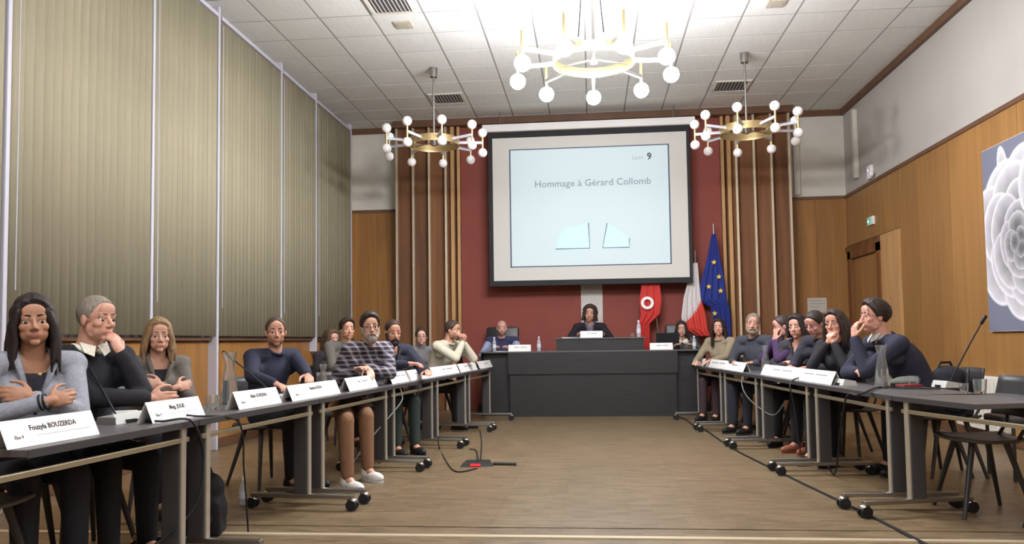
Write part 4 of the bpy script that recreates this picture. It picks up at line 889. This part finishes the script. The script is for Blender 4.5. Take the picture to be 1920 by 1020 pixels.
    if glasses:
        m_ = MB()
        for e in (-1, 1):
            m_.tube([hp(e*.034+.022*math.cos(a), .090-.006*abs(math.cos(a)), -.002+.017*math.sin(a)) for a in (2*PI*k/16 for k in range(16))], .0018*hs, 6, True); m_.tube([hp(e*.056, .084, .004), hp(e*.078, .04, .006), hp(e*.082, -.01, .0)], .0017*hs, 6)
        m_.tube([hp(-.012, .094, .0), hp(.012, .094, .0)], .0018*hs, 6); m_.build('glasses', BLACK, t, 'all', True)
    if sit and seat < .5:
        bx, by = P.x-f.x*.02, P.y-f.y*.02; chair(bx, by, phi, 'dark chair under the '+' '.join(label.split()[:11]), 'occupied chairs')
    return dict(t=t, N=N, f=f, r=r, up=up, arms=arms, hp=hp, s=s, Hc=Hc)
BR, DK, BLK = (74, 52, 38), (46, 34, 28), (26, 21, 20)
cross_r = dict(at=(-.03, .24, .86), pole=(1, -.2, -.7), curl=.3, n=(0, -1, -.2), u=(-1, -.15, .15)); cross_l = dict(at=(.05, .19, .885), pole=(-1, -.2, -.7), curl=.3, n=(0, -1, -.2), u=(1, -.3, .2))
V3 = (.005, .006, .0075)
p1 = person('woman with dark hair and a grey shirt, arms crossed, at the left edge', (62, 604), 3.62, -38, -50, 0, 3, .10, 1.04, (176, 128, 100), (44, 34, 32), 'long', (150, 152, 160), 'shirt', (34, 34, 40), female=True, armr=dict(cross_r, at=(-.0, .25, .865)), arml=dict(cross_l, at=(.05, .20, .885)), neck='v', under=(48, 46, 54), vox=.005, lipc=(150, 86, 78))
p2 = person('grey-haired man in a black sweater resting his chin on his hand', (182, 598), 4.05, -25, -14, -4, 0, .12, 1.06, (206, 154, 130), (150, 138, 124), 'crop', (34, 33, 38), 'sweater', (24, 24, 26), armr=dict(at=(-.16, .22, .83), pole=(1, -.2, -.6), n=(0, -1, 0)), arml=dict(face=True, at=(-.03, .135, -.165), pole=(-.2, .6, -1), u=(.25, -.2, .9), n=(.3, -.9, .0), curl=.9), neck='shirt', under=(238, 234, 214), vox=.005)
p3 = person('blonde woman in a grey-brown cardigan with her arms crossed', (298, 630), 5.25, -40, -54, -2, 0, .10, .99, (204, 156, 132), (158, 126, 92), 'bob', (106, 100, 92), 'cardigan', (40, 42, 52), female=True, armr=dict(cross_r, at=(-.03, .23, .83)), arml=dict(cross_l, at=(.05, .19, .85)), neck='v', under=(40, 38, 42), vox=.006)
p4 = person('balding man in a navy sweater turned towards the camera', (517, 622), 6.15, -30, -62, -4, 0, .10, 1.0, (204, 152, 126), (86, 66, 52), 'receding', (42, 44, 62), 'sweater', (30, 30, 34), beard=((120, 84, 60), .004), armr=dict(at=(.30, .38, .82), pole=(1, 0, -.6)), arml=dict(at=(.02, .42, .86), pole=(-.7, .2, -.7), n=(0, -.4, -1), curl=.3), neck='crew', vox=.006)
p5 = person('woman in dark clothes half hidden behind the men on the left', (622, 637), 9.2, -20, -38, -4, 0, .08, .98, (200, 150, 128), (92, 70, 52), 'long', (54, 50, 56), 'jacket', (34, 34, 38), female=True, neck='v', under=(120, 112, 110), vox=.009)
p6 = person('dark-haired man with a grey top seen over the plaid shoulder', (651, 617), 8.75, -40, -52, -2, 0, .10, 1.0, (206, 156, 130), (52, 36, 30), 'thick', (96, 92, 84), 'sweater', (34, 34, 38), neck='crew', vox=.009, armr=dict(at=(.1, .3, .86)))
f7 = {1: on_z(652, 897, .09), -1: on_z(690, 880, .09)}
p7 = person('bearded man with glasses in a plaid shirt and brown trousers', (694, 612), 7.0, -38, -64, -6, 3, .34, 1.03, (212, 164, 138), (56, 42, 36), 'thick', (70, 66, 78), 'plaid_shirt', (132, 96, 70), (222, 220, 214), beard=((150, 138, 126), .012, .022), glasses=True, armr=dict(world=True, at=tuple(on_y(666, 694, 6.8)), pole=(.2, -.6, -.8), n=(0, 0, -1)), arml=dict(world=True, at=tuple(on_y(690, 690, 6.85)), pole=(-.9, .1, -.4), u=(.3, .8, -.45), n=(.0, -.3, -1), curl=.2), neck='crew', topmat=plaid('plaid_flannel'), vox=.0055, feet=f7)
p8 = person('man with a black beard and a navy jacket looking down', (737, 622), 8.0, -48, -56, -14, 0, .16, 1.03, (206, 150, 124), (70, 46, 36), 'crop', (44, 46, 60), 'jacket', (44, 56, 52), beard=((34, 28, 28), .010, .01), neck='v', under=(60, 54, 50), vox=.008, armr=dict(at=(.0, .34, .90), pole=(1, 0, -.6), curl=.5), arml=dict(at=(-.2, .34, .82)))
p9 = person('young woman with glasses and a grey jumper, hair tied back', (790, 631), 10.6, -66, -74, -2, 0, .06, .98, (214, 168, 148), (60, 42, 34), 'tied', (122, 118, 118), 'jumper', (46, 42, 46), female=True, glasses=True, neck='turtle', vox=.009)
p10 = person('man in a white jacket in profile, hands clasped at his mouth', (849, 619), 10.2, -28, -18, -8, 0, .30, 1.04, (200, 150, 124), (74, 56, 44), 'short', (206, 198, 176), 'jacket', (40, 36, 40), beard=((110, 80, 60), .004), armr=dict(face=True, at=(.0, .155, -.135), pole=(.6, .3, -.9), u=(-.25, .1, .8), n=(-.6, -.6, 0), curl=.8), arml=dict(face=True, at=(-.045, .15, -.14), pole=(-.6, .4, -.9), u=(.3, .1, .8), n=(.6, -.6, 0), curl=.8), neck='crew', vox=.008)
p11 = person('bald man in a navy vest over a pale shirt at the dais', (941, 615), 12.28, -88, -80, -8, 0, .08, 1.0, (204, 156, 138), (120, 96, 80), 'bald', (54, 54, 84), 'vest', (34, 34, 38), beard=((130, 100, 84), .004), neck='crew', vox=.009, seat=.60, armr=dict(at=(.14, .20, 1.0)), arml=dict(at=(-.14, .20, 1.0)), knee=.16, sleeves=(150, 158, 182))
p12 = person('woman with curly dark hair and a black jacket at the raised desk', (1106, 588), 12.4, -88, -94, -6, -5, .10, 1.08, (196, 146, 124), (70, 50, 42), 'curly', (34, 30, 36), 'jacket', (26, 26, 30), female=True, neck='v', under=(120, 118, 126), vox=.008, seat=.78, armr=dict(at=(.20, .22, 1.19)), arml=dict(at=(-.20, .22, 1.19)), knee=.16)
p13 = person('woman with dark hair and a pale wide collar behind the laptop', (1278, 617), 12.25, -92, -96, -6, 0, .08, .96, (208, 160, 142), (56, 42, 38), 'bob', (78, 72, 72), 'jumper', (34, 34, 38), female=True, neck='wide', under=(222, 214, 190), vox=.009, seat=.60, armr=dict(at=(.14, .25, 1.0)), arml=dict(at=(-.14, .25, 1.0)), knee=.16)
p14 = person('woman with long dark hair in a beige jumper', (1347, 614), 11.2, -128, -104, -2, 2, .12, .98, (212, 160, 134), (48, 34, 30), 'long', (150, 136, 112), 'jumper', (60, 44, 48), female=True, neck='crew', vox=.009, armr=dict(at=(.18, .30, .80)), arml=dict(at=(-.05, .34, .81), curl=.3))
p15 = person('man with grey hair and a short grey beard in a blue-grey jacket', (1412, 607), 9.75, -140, -106, -4, -4, .14, 1.03, (198, 146, 122), (140, 128, 114), 'short', (64, 66, 74), 'jacket', (34, 36, 44), beard=((136, 122, 106), .010), neck='crew', vox=.008)
p16 = person('man in purple seen in profile with both hands raised to his face', (1466, 612), 8.95, -168, -178, -18, 0, .26, 1.02, (196, 144, 126), (58, 44, 38), 'receding', (66, 44, 78), 'jumper', (32, 32, 36), armr=dict(face=True, at=(.04, .12, -.12), pole=(.6, .4, -.9), u=(-.1, -.1, 1), n=(-.2, -1, 0), curl=.35), arml=dict(face=True, at=(-.05, .13, -.12), pole=(-.6, .4, -.9), u=(.1, -.1, 1), n=(.2, -1, 0), curl=.35), neck='crew', vox=.008)
p17 = person('woman with chin-length dark hair and a charcoal coat looking left', (1493, 613), 8.6, -130, -124, -4, 4, .14, 1.02, (206, 156, 134), (44, 34, 32), 'curly', (56, 54, 58), 'coat', (28, 28, 32), female=True, neck='v', under=(150, 146, 142), vox=.008, armr=dict(at=(.05, .18, .84)), arml=dict(at=(-.15, .18, .84)))
p18 = person('man with short dark hair bending his head down between two women', (1527, 607), 8.0, -150, -146, -26, 0, .24, 1.03, (196, 144, 128), (50, 40, 36), 'short', (50, 48, 58), 'sweater', (30, 30, 34), (138, 78, 54), neck='crew', vox=.008)
p19 = person('woman in a black jacket with her hands clasped before her mouth', (1565, 607), 7.35, -140, -132, -4, 4, .16, 1.02, (204, 150, 126), (60, 42, 34), 'long', (36, 34, 38), 'jacket', (24, 24, 28), female=True, neck='crew', vox=.0065, armr=dict(face=True, at=(.03, .115, -.16), pole=(.5, .4, -1), u=(-.35, .0, .8), n=(-.5, -.7, 0), curl=.7), arml=dict(face=True, at=(-.03, .125, -.165), pole=(-.5, .4, -1), u=(.35, .0, .8), n=(.5, -.7, 0), curl=.7))
p20 = person('man in a dark suit in profile holding a hand before his face', (1639, 593), 6.7, -172, -172, -2, 0, .40, 1.12, (206, 152, 130), (52, 38, 32), 'thick', (46, 46, 62), 'suit_jacket', (28, 28, 34), knee=.24, neck='shirt', under=(186, 182, 176), vox=.0055, arml=dict(face=True, at=(-.02, .165, -.150), pole=(-.1, .3, -1), u=(.1, -.05, 1), n=(.1, -1, 0), curl=.65), armr=dict(at=(.10, .10, .82), pole=(.8, .2, -.5)))
# trinkets worn by people
d = p1; m_ = MB(); m_.tube([d['N']+d['r']*.075*math.cos(a)+d['f']*(.085*math.sin(a)+.03)+d['up']*(.01-.10*max(0, math.sin(a))) for a in (PI*1.05*k/14-.05 for k in range(15))], .0016, 6); m_.build('necklace', BRASS, d['t'], True, True)
m_ = MB(); m_.ell(d['N']+d['f']*.122-d['up']*.095, (.009, .009, .009)); m_.build('pendant', BRASS, d['t'], 'all', True)
E_, W, u, n, cu = d['arms'][1]; ax = unit(W-E_); a0, a1 = orth(ax)
for k in (.0, .018): m_ = MB(); m_.tube([W-ax*(.012+k)+(a0*math.cos(a)+a1*math.sin(a))*.034 for a in (2*PI*q/16 for q in range(16))], .006, 6, True); m_.build('bracelet', BLACK, d['t'], 'all', True)
d = p12; m_ = MB(); m_.tube([d['N']+d['r']*.07*e_+d['f']*y_+d['up']*z_ for e_, y_, z_ in ((-1, -.02, .04), (-.9, .06, .01), (-.3, .11, -.05), (-.15, .125, -.14), (-.1, .13, -.22))], [.02, .022, .022, .02, .016], 8); m_.tube([d['N']+d['r']*.07*e_+d['f']*y_+d['up']*z_ for e_, y_, z_ in ((1, -.02, .04), (.9, .06, .01), (.4, .105, -.05), (.2, .12, -.1), (.18, .125, -.16))], [.02, .022, .022, .02, .016], 8)
sc_ = m_.build('scarf', fabric('scarf_grey', (104, 102, 112)), d['t'], 'all', True); sc_['kind'] = 'stuff'
#ENDPEOPLE
for s_ in [s for s in bpy.data.scenes if s.name == 'tmp']: bpy.data.scenes.remove(s_)
